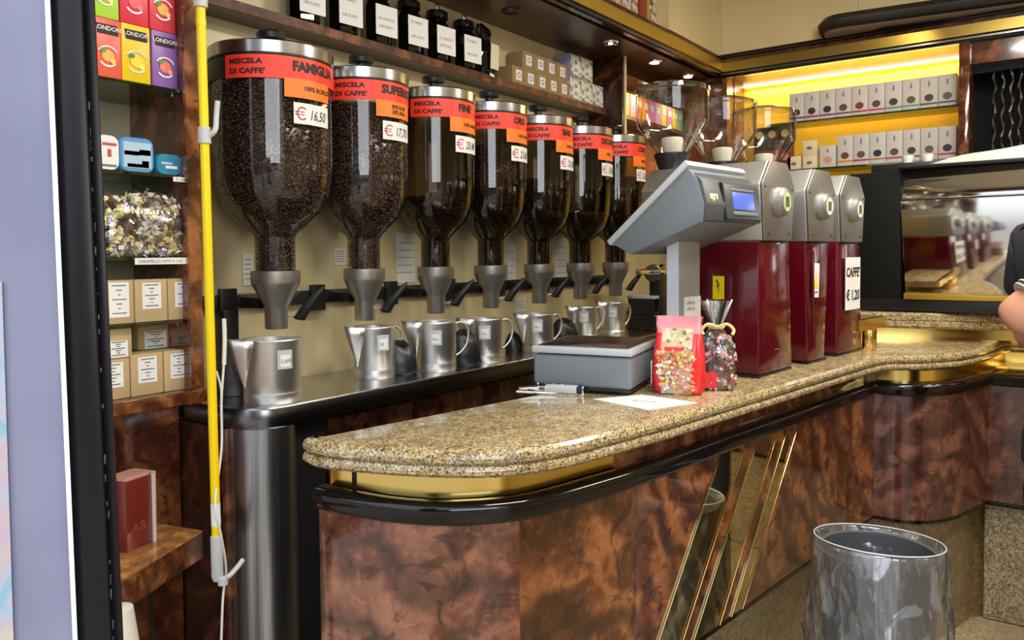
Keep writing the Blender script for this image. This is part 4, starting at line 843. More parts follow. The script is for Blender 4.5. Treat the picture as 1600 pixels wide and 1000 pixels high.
# gold mirror strips (slanted)
def fp(x, y): return onl(x, y, last-np.array([cdir[1]*-1, cdir[0]])*.003, radians(-7.0))
LN = [((1125.6, 708), (1025, 1009)), ((1163, 697), (1062.5, 1009)), ((1183, 685.6), (1079.5, 1009)), ((1212.6, 678), (1122, 980)), ((1228.7, 670.6), (1138.7, 972)), ((1245.6, 665), (1155.6, 961))]
def strip(t0, b0, t1, b1):
    def clampz(p, q):  # follow the line down to the bottom edge of the panel
        a, b = fp(*p), fp(*q); d_ = b-a; top = a+d_*((.934-a[2])/d_[2]); bot = a+d_*((.405-a[2])/d_[2]); return top, bot
    A, B = clampz(t0, b0); C2, D2 = clampz(t1, b1); nn = np.array([cdir[1], -cdir[0], 0])*.004
    P = [B, D2, D2-nn, B-nn, A, C2, C2-nn, A-nn]
    o = hexa('mirror_strip', P, 'gold_mirror', bc, org=bc)
    for (u, v) in ((A, B), (C2, D2)): tube('edge_bead', [u+nn, v+nn], .0011, 'brass', o, 5, org=bc)
strip(*LN[0], *LN[1]); strip(*LN[2], *LN[3]); strip(*LN[4], *LN[5])

# granite worktop with double bullnose
gl = [onz(*q, 1.075)[:2] for q in ((479, 709), (510, 716), (600, 724), (660, 727), (720, 729), (775, 728), (825, 724), (880, 715), (937, 701))]
gf = [np.array([1.205, 1.535])]+[np.array([1.188, 1.49])]+gl[1:]+[onz(1050, 670, 1.075)[:2]]
gp = smooth(gf, 1); glast = gp[-1]; gj = np.array([3.50, .690])
gb_ = [gj, np.array([3.585, .665]), np.array([3.625, .60]), np.array([3.69, .535]), np.array([3.80, .455]), np.array([3.92, .400]), np.array([4.20, .345]), np.array([4.50, .318]), np.array([4.60, .27]), np.array([4.64, -1.6])]
outer = gp+smooth([gj+(glast-gj)*.12]+gb_, 2)
outl = outer+[np.array([4.95, -1.6]), np.array([4.95, 1.20]), np.array([3.3, 1.22]), np.array([1.95, 1.402]), np.array([1.25, 1.508]), np.array([1.225, 1.535])]
wt = slab('granite_worktop', [tuple(p) for p in outl], [(.028, 1.040), (.010, 1.045), (.001, 1.053), (.000, 1.062), (.003, 1.070), (.004, 1.0715), (.013, 1.0735), (.013, 1.0770), (.004, 1.0785), (.002, 1.080), (.0, 1.090), (.004, 1.100), (.012, 1.107), (.028, 1.110)], 'granite', sm=22)
tag(wt, 'speckled yellow granite worktop with rounded edge on the bar counter', 'worktop')

# raised ledge behind
ld = thing('raised_ledge', 'granite ledge on a brass riser under the espresso machine', 'ledge', (4.4, .4, 1.11))
dl = np.array([cos(radians(-75)), sin(radians(-75))]); l0 = np.array([4.13, .98]); l1 = l0+dl*2.4
def ledge(name, z0, z1, ins, m_): return slab(name, [tuple(l0+np.array([ins, 0])), tuple(l1+np.array([ins, 0])), (5.1, l1[1]), (5.1, .98)], [(.012, z0), (0, z0+.012), (.0, (z0+z1)/2-.004), (.006, (z0+z1)/2), (0, (z0+z1)/2+.004), (0, z1-.012), (.012, z1)] if m_ == 'granite' else [(0, z0), (0, z1)], m_, ld)
ledge('brass_riser', 1.11, 1.172, .16, 'brass'); ledge('granite_slab', 1.172, 1.25, 0, 'granite'); unpar(ld)
sl = thing('brass_shelf', 'short granite shelf end on a brass bracket behind the third grinder', 'shelf', (3.75, .8, 1.11))
q = [onz(1337, 521, 1.2)[:2], onz(1384, 510, 1.2)[:2]]; q[0] = np.array([3.62, .79]); q[1] = np.array([3.95, .745])
sweep('brass_edge', [q[0], q[1]], [(0, 1.2), (0, 1.25), (.02, 1.25), (.02, 1.2)], 'brass', sl, org=sl)
sweep('granite_top', [q[0], q[1]], [(.02, 1.2), (.02, 1.25), (.28, 1.25), (.28, 1.2)], 'granite', sl, org=sl)
box('bracket', (3.72, .76, 1.11), (3.83, .80, 1.20), 'brass', sl, .002, org=sl); box('bracket', (3.72, .96, 1.11), (3.83, 1.0, 1.20), 'brass', sl, .002, org=sl)

# ================================================================== things on the counter
# grinders
def grinder(cx, cy, ang, label, bw0, bw1, dp=.34, hd=.485, extra=None, zb=1.592, hop=None, wob=0.):
    t = thing('coffee_grinder', label, 'coffee grinder', (cx, cy, 1.11), ang, 'maroon coffee grinders'); H_ = zb-1.11
    # local: x along counter, +y into the shop side (back), front at y=0
    box('foot_plate', (-bw0/2-.003, .004, 0), (bw0/2+.003, dp-.01, .010), 'black_plastic', t, .002)
    hexa('body', [(-bw0/2+wob, 0, .010), (bw0/2+wob, 0, .010), (bw0/2, dp, .010), (-bw0/2, dp, .010), (-bw1/2, .008, H_), (bw1/2, .008, H_), (bw1/2, dp, H_), (-bw1/2, dp, H_)], 'maroon', t, .010)
    prof = [(-.118, 0), (.118, 0), (.142, .20), (.075, .285), (-.075, .285), (-.142, .20)]
    def head(nm, y0, y1, s_, m_, bev):
        V = [(x_*s_, y_, H_+.142+(z_-.142)*s_) for y_ in (y0, y1) for x_, z_ in prof]; n = 6
        F = [tuple(range(n)), tuple(reversed(range(n, 2*n)))]+[(i, n+i, n+(i+1) % n, (i+1) % n) for i in range(n)]
        o = mk(nm, V, F, m_, t); fix(o, 40, bev); return o
    hz0 = H_; head('head_casing', .003, hd, 1., 'cast_metal_light', .005); fp_ = head('face_plate', -.006, .002, .985, 'cast_metal', .002)
    box('casing_joint', (-.08, .08, H_+.283), (.08, .083, H_+.287), 'dark_metal', t)
    for sx_, sz_ in ((-.09, .025), (.09, .025), (-.118, .19), (.118, .19)): 
        V, F = lathe_data([(0, 0), (.004, 0), (.004, .003), (0, .003)], 8); mk('screw', [(sx_+v[0], -.006-v[2], H_+sz_+v[1]) for v in V], F, 'dark_metal', fp_)
    V, F = lathe_data([(0, .030), (.038, .030), (.044, .026), (.052, .022), (.054, 0)], 32); o = mk('dial', [(v[0], -.006-v[2], H_+.14+v[1]) for v in V], F, 'cast_metal_light', t); fix(o, 40)
    V, F = lathe_data([(0, .0312), (.033, .0312)], 28); pl_ = mk('dial_badge', [(v[0], -.006-v[2], H_+.14+v[1]*1.05) for v in V], F, mat('badge_'+str(extra), (.55, .62, .30) if extra == 1 else (.72, .76, .66), .4), o)
    mk('badge_print', [(x_, -.0385, H_+.14+z_) for x_, z_ in ((-.016, -.018), (.016, -.018), (.016, .018), (-.016, .018))], [(0, 1, 2, 3)], mat('badge_ink', (.06, .12, .03), .5), pl_)
    # hopper
    hy = hop; r = .142
    lathe('hopper_collar', [(.0, .285), (.052, .285), (.056, .30), (.072, .345), (.072, .352), (.0, .352)], 'black_plastic', t, 28, (0, hy, H_))
    z0 = H_+.345
    lathe('hopper', [(.058, z0), (.060, z0+.01), (r-.006, z0+.115), (r, z0+.13), (r, z0+.245), (r+.004, z0+.25), (r+.004, z0+.262), (r-.002, z0+.265)], 'glass_hopper', t, 40, (0, hy, 0), sm=30)
    lathe('hopper_lid', [(0, z0+.285), (r*.6, z0+.282), (r-.008, z0+.268), (r-.004, z0+.250)], 'glass_hopper', t, 40, (0, hy, 0), sm=40)
    lathe('inner_cone', [(.036, z0+.005), (.044, z0+.060), (.040, z0+.070), (0, z0+.068)], mat('hopper_guard', (.60, .57, .50), .4), t, 20, (0, hy, 0))
    return t
g1 = grinder(2.822, .895, radians(-5.5), 'largest front maroon coffee grinder with a lightning sticker on its side', .292, .262, extra=1, hop=.43)
g2 = grinder(3.225, .852, radians(-7), 'middle maroon coffee grinder with a white and yellow tag', .165, .235, extra=2, hop=.43, wob=-.03)
g3 = grinder(3.560, .812, radians(-7), "third maroon coffee grinder with a white card reading CAFFE' 1,20", .285, .255, extra=3, hop=.40)
# stickers
sk = quadbox('warning_sticker', (-.150+.0035, .155, .315), (0, 1, 0), (0, 0, 1), (-1, 0, 0), .045, .085, .0015, mat('warn_yellow', (.90, .70, .0), .4), g1)
V = [(-.1478, .155+y_, .318+z_) for y_, z_ in ((.004, .026), (-.006, .002), (.001, .004), (-.006, -.024), (.008, .006), (.001, .005), (.010, .026))]; mk('lightning_print', V, [(0, 1, 2, 5, 6), (2, 3, 4, 5)], 'ink', sk)
text_flat('maker_mark', '- ~ -', .022, (-.02, -.001, .085), (1, 0, 0), (0, 0, 1), mat('gold_ink', (.5, .35, .25), .4), g1)
g2t = quadbox('hang_tag', (-.055, -.006, .33), (1, 0, -.05), (.06, 0, 1), (0, -1, 0), .060, .135, .002, 'paper', g2, bev=0)
mk('triangle_print', [(-.075, -.0078, .30), (-.04, -.0078, .298), (-.056, -.0078, .365)], [(0, 1, 2)], 'warn_yellow', g2t); mk('print_line', [(-.07, -.0078, .280), (-.04, -.0078, .280), (-.04, -.0078, .286), (-.07, -.0078, .286)], [(0, 1, 2, 3)], 'ink_grey', g2t)
for j, (nm_, x0_) in enumerate((('lever', -.10),)): tube('outlet_lever', spline([(-.06, -.004, .46), (-.10, -.012, .44), (-.105, -.014, .30), (-.09, -.012, .12)], 5), .006, 'maroon', g2)
g3c = quadbox('price_card', (.0, -.008, .305), (1, 0, 0), (0, 0, 1), (0, -1, 0), .17, .225, .002, 'paper', g3)
g3['label'] = "third maroon coffee grinder with a white card reading CAFFE' EURO 1,20"
text_flat('lettering', "CAFFE'", .055, (0, -.0098, .335), (1, 0, 0), (0, 0, 1), 'ink', g3c, .002, 'CENTER', sx=.95)
text_flat('lettering', '€ 1,20', .060, (0, -.0098, .235), (1, 0, 0), (0, 0, 1), 'ink', g3c, .002, 'CENTER', sx=.95)

# retail scale
c0_ = onz(986, 621, 1.11)[:2]; an = radians(12); e2 = np.array([cos(an), sin(an)]); e1 = np.array([sin(an), -cos(an)])
scl = thing('shop_scale', 'grey shop scale with steel platter, column and tilted keyboard head', 'scale', (*c0_, 1.11), an)
# local x = receding, local y = left (towards the shop side)
W1, W2 = .325, .345
for fx in (.04, W2-.04):
    for fy in (.04, W1-.04): lathe('foot', [(0, 0), (.018, 0), (.018, .012), (0, .012)], 'black_plastic', scl, 14, (fx, fy, 0))
box('base_lower', (.006, .006, .010), (W2-.006, W1-.006, .025), 'black_plastic', scl, .003)
box('base', (0, 0, .022), (W2, W1, .120), 'grey_plastic', scl, .010, seg=3)
box('platter_rim', (-.004, -.004, .124), (W2+.004, W1+.004, .146), 'grey_light', scl, .005)
box('platter', (.012, .012, .146), (W2-.012, W1-.012, .149), 'steel_dark', scl, .001)
cc = np.array([2.42, 1.088]); lc = scl.matrix_basis.inverted() @ Vector((*cc, 1.11))
inv = scl.matrix_basis.inverted()
def qb(nm, x0, x1, y0, y1, z0, z1, m_, bev=.003):  # box rotated -7.5 around cc
    a_ = radians(-7.5); u = np.array([cos(a_), sin(a_)]); v = np.array([-sin(a_), cos(a_)])
    P = [(*(cc+u*x_+v*y_), z_) for z_ in (z0, z1) for x_, y_ in ((x0, y0), (x1, y0), (x1, y1), (x0, y1))]
    return hexa(nm, P, m_, scl, bev, org=scl)
qb('column_foot', -.07, .10, -.04, .06, 1.115, 1.145, 'grey_dark_plastic')
qb('column', -.05, .085, -.024, .020, 1.14, 1.63, mat('column_grey', (.28, .27, .25), .35), .004)
qb('column_face', -.054, -.049, -.023, .019, 1.145, 1.61, 'column_white', 0)
qb('column_cap', -.054, .089, -.027, .024, 1.595, 1.65, 'grey_dark_plastic')
qb('paper_note', -.02, .08, -.029, -.025, 1.335, 1.405, 'paper', 0)
pn = [(*(cc+np.array([cos(radians(-7.5)), sin(radians(-7.5))])*-.01+np.array([sin(radians(-7.5)), -cos(radians(-7.5))])*.031), z_) for z_ in (1.38, 1.36)]
for p_ in pn: text_flat('writing', 'offerta', .018, p_, (cos(radians(-7.5)), sin(radians(-7.5)), 0), (0, 0, 1), 'ink_grey', scl, rootorg=scl)
# head: profile on the near plane, extruded along the counter
ha = radians(-7.5); n0 = np.array([2.40, 1.004])*.93; hdv = np.array([cos(ha), sin(ha), 0])
pa = radians(-97.5)
def hp(x, y): return onl(x, y, n0, pa)
pr_ = [hp(957, 382), hp(985, 398), hp(1098, 346), hp(1100, 318), hp(1088, 276), hp(1074, 262)]
HW = .358
def ext(nm, pts, t0, t1, m_, bev=.006):
    n = len(pts); V = [p+hdv*t0 for p in pts]+[p+hdv*t1 for p in pts]; F = [tuple(range(n)), tuple(reversed(range(n, 2*n)))]+[(i, n+i, n+(i+1) % n, (i+1) % n) for i in range(n)]
    o = mk(nm, V, F, m_, scl, org=scl); fix(o, 40, bev); return o
ext('head_shell', pr_, 0, HW, 'grey_plastic')
ext('rear_housing', [hp(1096, 346), hp(1104, 345), hp(1104, 318), hp(1095, 280), hp(1082, 268)], .004, HW-.004, 'grey_dark_plastic', .004)
up3 = pr_[5]-pr_[0]; up3 /= np.linalg.norm(up3); nk = np.cross(hdv, up3); nk /= np.linalg.norm(nk); nk = nk if nk[2] > 0 else -nk
kp = [pr_[0]-up3*.008, pr_[5]+up3*.012, pr_[5]+up3*.012+nk*.022, pr_[0]-up3*.008+nk*.022]
ext('keyboard_frame', kp, -.008, HW+.006, 'grey_light', .005)
for i in range(5):
    for j in range(8):
        p = pr_[0]+up3*(.03+i*.055)+hdv*(.035+j*.039)+nk*.022; q_ = [p, p+up3*.045, p+up3*.045+nk*.004, p+nk*.004]
        ext('key', [x_ for x_ in q_], 0, .034, 'grey_dark_plastic' if j > 1 else 'white_plastic', 0)
# customer side: window bezel, lcd, badge
A2, B2 = hp(1104, 343), hp(1096, 282); fz = (B2-A2)/np.linalg.norm(B2-A2); fn = np.cross(hdv, fz); fn = fn if fn[1] < 0 else -fn
def face(nm, t0, t1, s0, s1, th, m_, bev=.002):
    t0 *= .93; t1 *= .93
    c_ = A2+hdv*(t0+t1)/2+fz*(s0+s1)/2*np.linalg.norm(B2-A2)+fn*.002; return quadbox(nm, c_, hdv, fz, fn, t1-t0, (s1-s0)*np.linalg.norm(B2-A2), th, m_, scl, org=scl, bev=bev)
face('display_bezel', .125, .375, .03, .98, .014, 'grey_dark_plastic', .004); face('bezel_gap', .115, .123, .0, 1., .008, 'black_matte', 0)
lc_ = face('lcd_screen', .175, .325, .30, .76, .018, 'lcd', .001)
face('bezel_ledge', .165, .335, .14, .24, .024, 'grey_plastic', .002); face('bezel_lip', .165, .335, .80, .86, .018, 'grey_plastic', .001)
bd_ = face('approval_badge', .035, .085, .45, .68, .006, 'paper', .001)
face('badge_print', .046, .062, .50, .63, .0075, 'warn_yellow', 0); face('badge_print', .066, .074, .50, .63, .0075, 'ink_grey', 0)

# stapler-like tool and sheet of paper
p, q = onz(808, 613, 1.11), onz(913, 618, 1.11); an_ = atan2(q[1]-p[1], q[0]-p[0]); ln = hypot(q[1]-p[1], q[0]-p[0])
stl = thing('sealing_stapler', 'small silver and grey stapler lying in front of the scale', 'stapler', (*p[:2], 1.11), an_)
box('base_bar', (0, -.014, 0), (ln, .014, .008), 'chrome', stl, .002)
hexa('upper_arm', [(.01, -.012, .010), (ln*.45, -.014, .008), (ln*.45, .014, .008), (.01, .012, .010), (.005, -.010, .018), (ln*.45, -.013, .026), (ln*.45, .013, .026), (.005, .010, .018)], 'chrome', stl, .003)
box('grip', (ln*.44, -.015, .006), (ln*.90, .015, .030), 'grey_light', stl, .004); box('end_cap', (ln*.90, -.014, .004), (ln*.98, .014, .028), 'black_plastic', stl, .003); box('end_plate', (ln*.98, -.013, .0), (ln, .013, .030), 'chrome', stl, .001)
for i in range(4): lathe('pin', [(0, 0), (.003, 0), (.003, .006), (0, .007)], 'chrome', stl, 8, (ln*(.3+.12*i), .012, .026))
P = [onz(*q_, 1.1108) for q_ in ((927, 624), (1003, 617), (1090, 630), (1012, 641))]
V = [(*p_[:2], 1.1105) for p_ in P]+[(*p_[:2], 1.1125) for p_ in P]; o = mk('paper_sheet', V, BF, 'paper'); fix(o); tag(o, 'white sheet of paper lying on the granite in front of the scale', 'paper')
c_ = (P[0]+P[2])/2; text_flat('writing', 'grazie', .03, (c_[0]-.02, c_[1]+.03, 1.1130), (.15, -.99, 0), (.99, .15, 0), mat('ink_green', (.25, .38, .32), .6), o)

# candy bags
def pillow(wd, dp, prof, seg=28, wob=.003):
    V = []; F = []
    for j, (z, sx_, sy_) in enumerate(prof):
        for i in range(seg):
            q = 2*pi*i/seg; cx_ = np.sign(cos(q))*abs(cos(q))**.55; cy_ = np.sign(sin(q))*abs(sin(q))**.55; V.append((wd/2*sx_*cx_+wob*rng.normal()*(j > 0), dp/2*sy_*cy_+wob*rng.normal()*(j > 0), z))
    for j in range(len(prof)-1):
        for i in range(seg): F.append((j*seg+i, j*seg+(i+1) % seg, (j+1)*seg+(i+1) % seg, (j+1)*seg+i))
    F.append(tuple(reversed(range(seg)))); return V, F
a, b = onz(1026, 615, 1.11), onz(1100, 620, 1.11); an_ = atan2(b[1]-a[1], b[0]-a[0]); wd = hypot(b[0]-a[0], b[1]-a[1])*1.12; wd = .155
cbg = thing('sweets_bag', 'red and pink printed bag of sweets with a clear window beside the scale', 'bag', (*((a+b)/2+np.array([.035, .02, 0]))[:2], 1.11), an_)
prof = ((0, .86, .85), (.012, 1., 1.), (.06, 1.04, 1.05), (.12, 1., .95), (.17, .93, .65), (.20, .90, .30), (.215, .90, .12), (.243, .92, .08))
V, F = pillow(wd, .085, prof, 32); k = mat('bag_print', (.85, .25, .28), .3, coat=.3)
nbm = NB(k); v = nbm.co((1, 1, 1)); sz = nbm.n('SeparateXYZ'); nbm.l(v, sz.inputs[0])
vo = nbm.n('TexVoronoi'); nbm.l(v, vo.inputs['Vector']); vo.inputs['Scale'].default_value = 85; sc_ = nbm.n('SeparateColor'); nbm.l(vo.outputs['Color'], sc_.inputs[0])
mot = nbm.ramp(sc_.outputs[0], ((0, (.80, .30, .34)), (.2, (.70, .62, .30)), (.35, (.78, .70, .60)), (.5, (.75, .35, .20)), (.62, (.50, .48, .25)), (.75, (.80, .72, .40)), (.88, (.25, .18, .15))))
mk('bag_film', V, F, k, cbg, True)
xr = nbm.ramp(sz.outputs[0], ((.0, (1, 1, 1)), (1, (1, 1, 1))))
mx = nbm.n('Math', operation='ABSOLUTE'); nbm.l(sz.outputs[0], mx.inputs[0]); cond = nbm.n('Math', operation='LESS_THAN'); nbm.l(mx.outputs[0], cond.inputs[0]); cond.inputs[1].default_value = .048
cz = nbm.n('Math', operation='LESS_THAN'); nbm.l(sz.outputs[2], cz.inputs[0]); cz.inputs[1].default_value = .205
mm = nbm.n('Math', operation='MULTIPLY'); nbm.l(cond.outputs[0], mm.inputs[0]); nbm.l(cz.outputs[0], mm.inputs[1])
pinkf = nbm.n('Math', operation='GREATER_THAN'); nbm.l(sz.outputs[2], pinkf.inputs[0]); pinkf.inputs[1].default_value = .19
cc1 = nbm.mix(pinkf.outputs[0], (.85, .03, .04), (.82, .30, .34)); nbm.l(nbm.mix(mm.outputs[0], cc1, mot), nbm.b.inputs['Base Color'])
sweets(cbg, 90, None, ['sw_yellow', 'sw_white', mat('sw_orange', (.85, .30, .06), .3), mat('sw_pink', (.80, .40, .45), .3)], lambda u, v_, w_: ((u-.5)*.11, -.046-.004*v_, .015+w_*.12), .011)
box('window_lettering', (-.035, -.0455, .138), (.02, -.043, .150), mat('bag_red', (.80, .06, .03), .4), cbg, .001)
hexa('side_label', [(-wd/2-.008, -.015, .03), (-wd/2-.0045, -.015, .03), (-wd/2-.0045, .02, .03), (-wd/2-.008, .02, .03), (-wd/2-.008, -.015, .10), (-wd/2-.0045, -.015, .10), (-wd/2-.0045, .02, .10), (-wd/2-.008, .02, .10)], mat('pale_pink', (.80, .62, .68), .4), cbg)
p = onz(1128, 612, 1.11)
cb2 = thing('sweets_bag', 'clear gathered bag of mixed sweets tied with a yellow ribbon beside the grinder', 'bag', (p[0]+.04, p[1]+.035, 1.11), radians(-60))
V, F = pillow(.115, .085, ((0, .86, .85), (.012, 1., 1.), (.07, 1.05, 1.05), (.13, .95, .95), (.17, .70, .7), (.195, .35, .35), (.205, .25, .25), (.24, .55, .45), (.285, .85, .6)), 28, .002); mk('bag_film', V, F, 'cellophane', cb2, True)
V, F = pillow(.10, .07, ((.004, .86, .85), (.07, 1., 1.), (.13, .9, .9), (.165, .5, .5), (.175, .1, .1)), 20, .002); mk('inner_fill', V, F, 'sw_brown', cb2)
sweets(cb2, 260, None, ['sw_yellow', 'sw_white', 'sw_brown', 'sw_black', mat('sw_red', (.55, .02, .04), .25), 'sw_pink', 'sw_silver', mat('sw_purple', (.22, .12, .25), .3)], lambda u, v_, w_: (.054*cos(u*2*pi)*(1-.35*max(0, w_-.7)/.3), .041*sin(u*2*pi)*(1-.35*max(0, w_-.7)/.3), .008+w_*.165), .011)
tube('ribbon', [(.022*cos(q_), .018*sin(q_), .202) for q_ in np.linspace(0, 2*pi, 13)[:-1]], .006, mat('ribbon_yellow', (.85, .70, .30), .4), cb2, 6, True)
for s_ in (-1, 1): tube('ribbon_bow', spline([(0, -.02, .203), (s_*.03, -.03, .213), (s_*.05, -.03, .195), (s_*.045, -.035, .18)], 4), .0055, 'ribbon_yellow', cb2, 6)
for q_ in range(6): a_ = q_*pi/3; tube('gathered_top', [(.012*cos(a_), .01*sin(a_), .20), (.035*cos(a_), .026*sin(a_), .26), (.050*cos(a_), .035*sin(a_), .29)], [.005, .007, .003], 'black_gloss' if q_ % 2 else 'sw_silver', cb2, 5)
box('red_label', (-.05, -.0465, .01), (-.005, -.0445, .06), mat('label_red', (.70, .02, .04), .3), cb2, 0); 
quadbox('back_card', (.045, .05, .075), (1, 0, 0), (0, 0, 1), (0, 1, 0), .03, .15, .002, mat('card_tan', (.32, .26, .2), .6), cb2)

# espresso machine
em = thing('espresso_machine', 'large espresso machine with mirror steel back panel and black sides', 'espresso machine', (4.35, .5, 1.25))
pd = radians(-91); md_ = np.array([cos(pd), sin(pd)]); nd_ = np.array([sin(pd), -cos(pd)])  # nd_ toward camera side?
nd_ = -np.array([-sin(pd), cos(pd)]) if (-np.array([-sin(pd), cos(pd)]))[0] < 0 else np.array([-sin(pd), cos(pd)])
m0 = np.array([4.25, .95])
def mp(s_, o_, z_): return (*(m0+md_*s_+nd_*o_), z_)
def mbox(nm, s0, s1, o0, o1, z0, z1, m_, bev=.004, ot=None):
    a0, a1 = o0, o1; b0, b1 = (ot if ot else (o0, o1))
    return hexa(nm, [mp(s0, a0, z0), mp(s1, a0, z0), mp(s1, a1, z0), mp(s0, a1, z0), mp(s0, b0, z1), mp(s1, b0, z1), mp(s1, b1, z1), mp(s0, b1, z1)], m_, em, bev, org=em)
mbox('base', .0, 1.55, .0, -.55, 1.255, 1.315, 'black_plastic')
for s_ in (.08, 1.45):
    for o_ in (-.06, -.48): p_ = mp(s_, o_, 1.25); lathe('foot', [(0, 0), (.03, 0), (.03, .01), (0, .01)], 'black_plastic', em, 12, tuple(em.matrix_basis.inverted() @ Vector(p_)))
mbox('black_side_wing', -.02, .215, .0, -.52, 1.315, 1.945, 'black_matte', .004, (.045, -.50))
mbox('inner_body', .215, 1.50, -.05, -.52, 1.315, 1.90, 'steel_dark', .01, (.02, -.50))
hexa('mirror_back_panel', [mp(.235, .000, 1.345), mp(1.50, .060, 1.345), mp(1.50, -.04, 1.345), mp(.235, -.04, 1.345), mp(.215, .035, 1.80), mp(1.50, .095, 1.80), mp(1.50, 0, 1.80), mp(.215, 0, 1.80)], 'steel_mirror', em, .003, org=em)
hexa('upper_curve', [mp(.215, .035, 1.80), mp(1.50, .095, 1.80), mp(1.50, 0, 1.80), mp(.215, 0, 1.80), mp(.205, -.01, 1.955), mp(1.50, .05, 1.955), mp(1.50, -.04, 1.955), mp(.205, -.04, 1.955)], 'steel_mirror', em, .012, org=em)
mbox('brass_sill', .23, 1.50, .012, -.01, 1.315, 1.345, 'brass_soft', .002)
mbox('right_wing', 1.50, 1.55, .0, -.52, 1.315, 1.945, 'black_matte', .004, (.045, -.50))
mbox('top_rail', .2, 1.52, .06, -.50, 1.955, 1.968, 'black_plastic', .003)
mbox('cup_tray', .05, .45, -.1, -.4, 1.945, 2.0, 'black_plastic', .006)
for j in range(2): p_ = mp(.20+.09*j, -.22, 2.0); t = thing('espresso_cup', 'white espresso cup on top of the espresso machine, %s from the left' % ORD[j], 'cup', p_, 0, 'cups on the espresso machine'); lathe('cup_body', [(0, 0), (.018, 0), (.026, .02), (.030, .045), (.028, .045), (.02, .01), (0, .006)], 'tin_white', t, 20)
o_ = []
cl = thing('folded_cloth', 'white cloth spread in a pointed oval on top of the espresso machine', 'cloth', tuple(mp(.72, -.12, 1.968)), pd)
V = []; F = []; n = 24
ln_, dpz = .86, .36
for s2 in (0, 1):
    for j in range(9):
        for i in range(n): q = 2*pi*i/n; rr_ = j/8; x_ = ln_/2*cos(q)*rr_; y_ = dpz/2*sin(q)*rr_; h_ = .075*(1-rr_**1.6)*(1+.15*sin(x_*14)*cos(y_*18))+.006; V.append((x_, y_, h_ if s2 else h_*.1))
for s2 in (0, 1):
    for j in range(8):
        for i in range(n): b0 = s2*9*n; f_ = (b0+j*n+i, b0+j*n+(i+1) % n, b0+(j+1)*n+(i+1) % n, b0+(j+1)*n+i); F.append(f_)
for i in range(n): F.append((8*n+i, 8*n+(i+1) % n, 17*n+(i+1) % n, 17*n+i))
o = mk('cloth_body', V, F, 'white_cloth', cl, True); fix(o, 70)

# ================================================================== waste bin
bp_ = atd(1372, 845, 2.36); bn_ = thing('waste_bin', 'grey waste bin lined with a clear plastic bag in front of the counter', 'bin', (bp_[0], bp_[1], ZF+.006)); HB = bp_[2]-ZF-.006; R0 = .182
lathe('bin_body', [(0, .0), (R0*.74, 0), (R0*.76, .01), (R0*.91, HB-.05), (R0*.94, HB-.04), (R0*.94, HB-.028), (R0*.88, HB-.03), (R0*.72, .02), (0, .018)], mat('bin_grey', (.075, .08, .09), .45), bn_, 40)
vd = bp_[:2]/hypot(bp_[0], bp_[1]); tl = .10
n = 150; V = []; F = []
prof = [(.62, -.42), (.70, -.25), (.86, -.06), (.96, -.004), (1.0, .004), (1.03, -.006), (1.05, -.05), (1.06, -.12), (1.09, -.22), (1.13, -.33), (1.18, -.45), (1.20, -.55), (1.14, -.62)]
cs = np.cumsum([0]+[hypot((prof[i+1][0]-prof[i][0])*R0, prof[i+1][1]-prof[i][1]) for i in range(len(prof)-1)]); us = np.concatenate([np.linspace(0, cs[3], 14)[:-1], np.linspace(cs[3], cs[6], 8)[:-1], np.linspace(cs[6], cs[-1], 34)])
pr2 = [(np.interp(u_, cs, [p_[0] for p_ in prof]), np.interp(u_, cs, [p_[1] for p_ in prof]), np.interp(u_, cs, [.05, .05, .03, .006, .002, .004, .018, .028, .038, .045, .05, .05, .06])) for u_ in us]
rid = [(k_, rng.normal()*9*(1+k_*.12), rng.random()*6.28) for k_ in (1, 2, 3, 3, 4, 5, 5, 6, 7, 8)]
for j, (s_, dz, am) in enumerate(pr2):
    for i in range(n):
        q = 2*pi*i/n; f_ = sum((1-abs(sin(.5*k_*q*(2 if k_ > 1 else 2)+b_*dz+p_)))**7*(1 if m_ % 2 else -.7) for m_, (k_, b_, p_) in enumerate(rid))*.9
        r_ = R0*(s_+am*f_); V.append((r_*cos(q), r_*sin(q), HB+dz-tl*(r_*cos(q)*vd[0]+r_*sin(q)*vd[1])*(1. if dz > -.1 else .4)))
for j in range(len(pr2)-1):
    for i in range(n): F.append((j*n+i, j*n+(i+1) % n, (j+1)*n+(i+1) % n, (j+1)*n+i))
mk('plastic_liner', V, F, 'bin_liner', bn_, True)
tube('liner_rim', [(R0*1.0*cos(q), R0*1.0*sin(q), HB+.005-tl*R0*(cos(q)*vd[0]+sin(q)*vd[1])) for q in np.linspace(0, 2*pi, 49)[:-1]], .0022, mat('liner_edge', (.6, .62, .66), .3), bn_, 5, True)
# gathered pleat on the front of the liner
a_ = atan2(-bp_[1], -bp_[0])+radians(8)
V = []; F = []; nk_ = 13; nz_ = 16
for j in range(nz_):
    z_ = -.004-.60*j/(nz_-1)
    for k_ in range(nk_):
        q = a_+(k_-nk_/2)*.026*(1+.5*sin(j*.5+1)*.3)+.02*sin(z_*8); r_ = R0*(1.045+.20*abs(z_)+(.030 if k_ % 2 else -.005)+.008*sin(j*1.7+k_*2)); V.append((r_*cos(q), r_*sin(q), HB+z_-tl*(r_*cos(q)*vd[0]+r_*sin(q)*vd[1])*(1. if z_ > -.1 else .4)))
for j in range(nz_-1):
    for k_ in range(nk_-1): F.append((j*nk_+k_, j*nk_+k_+1, (j+1)*nk_+k_+1, (j+1)*nk_+k_))
mk('liner_pleat', V, F, 'liner_fold', bn_)

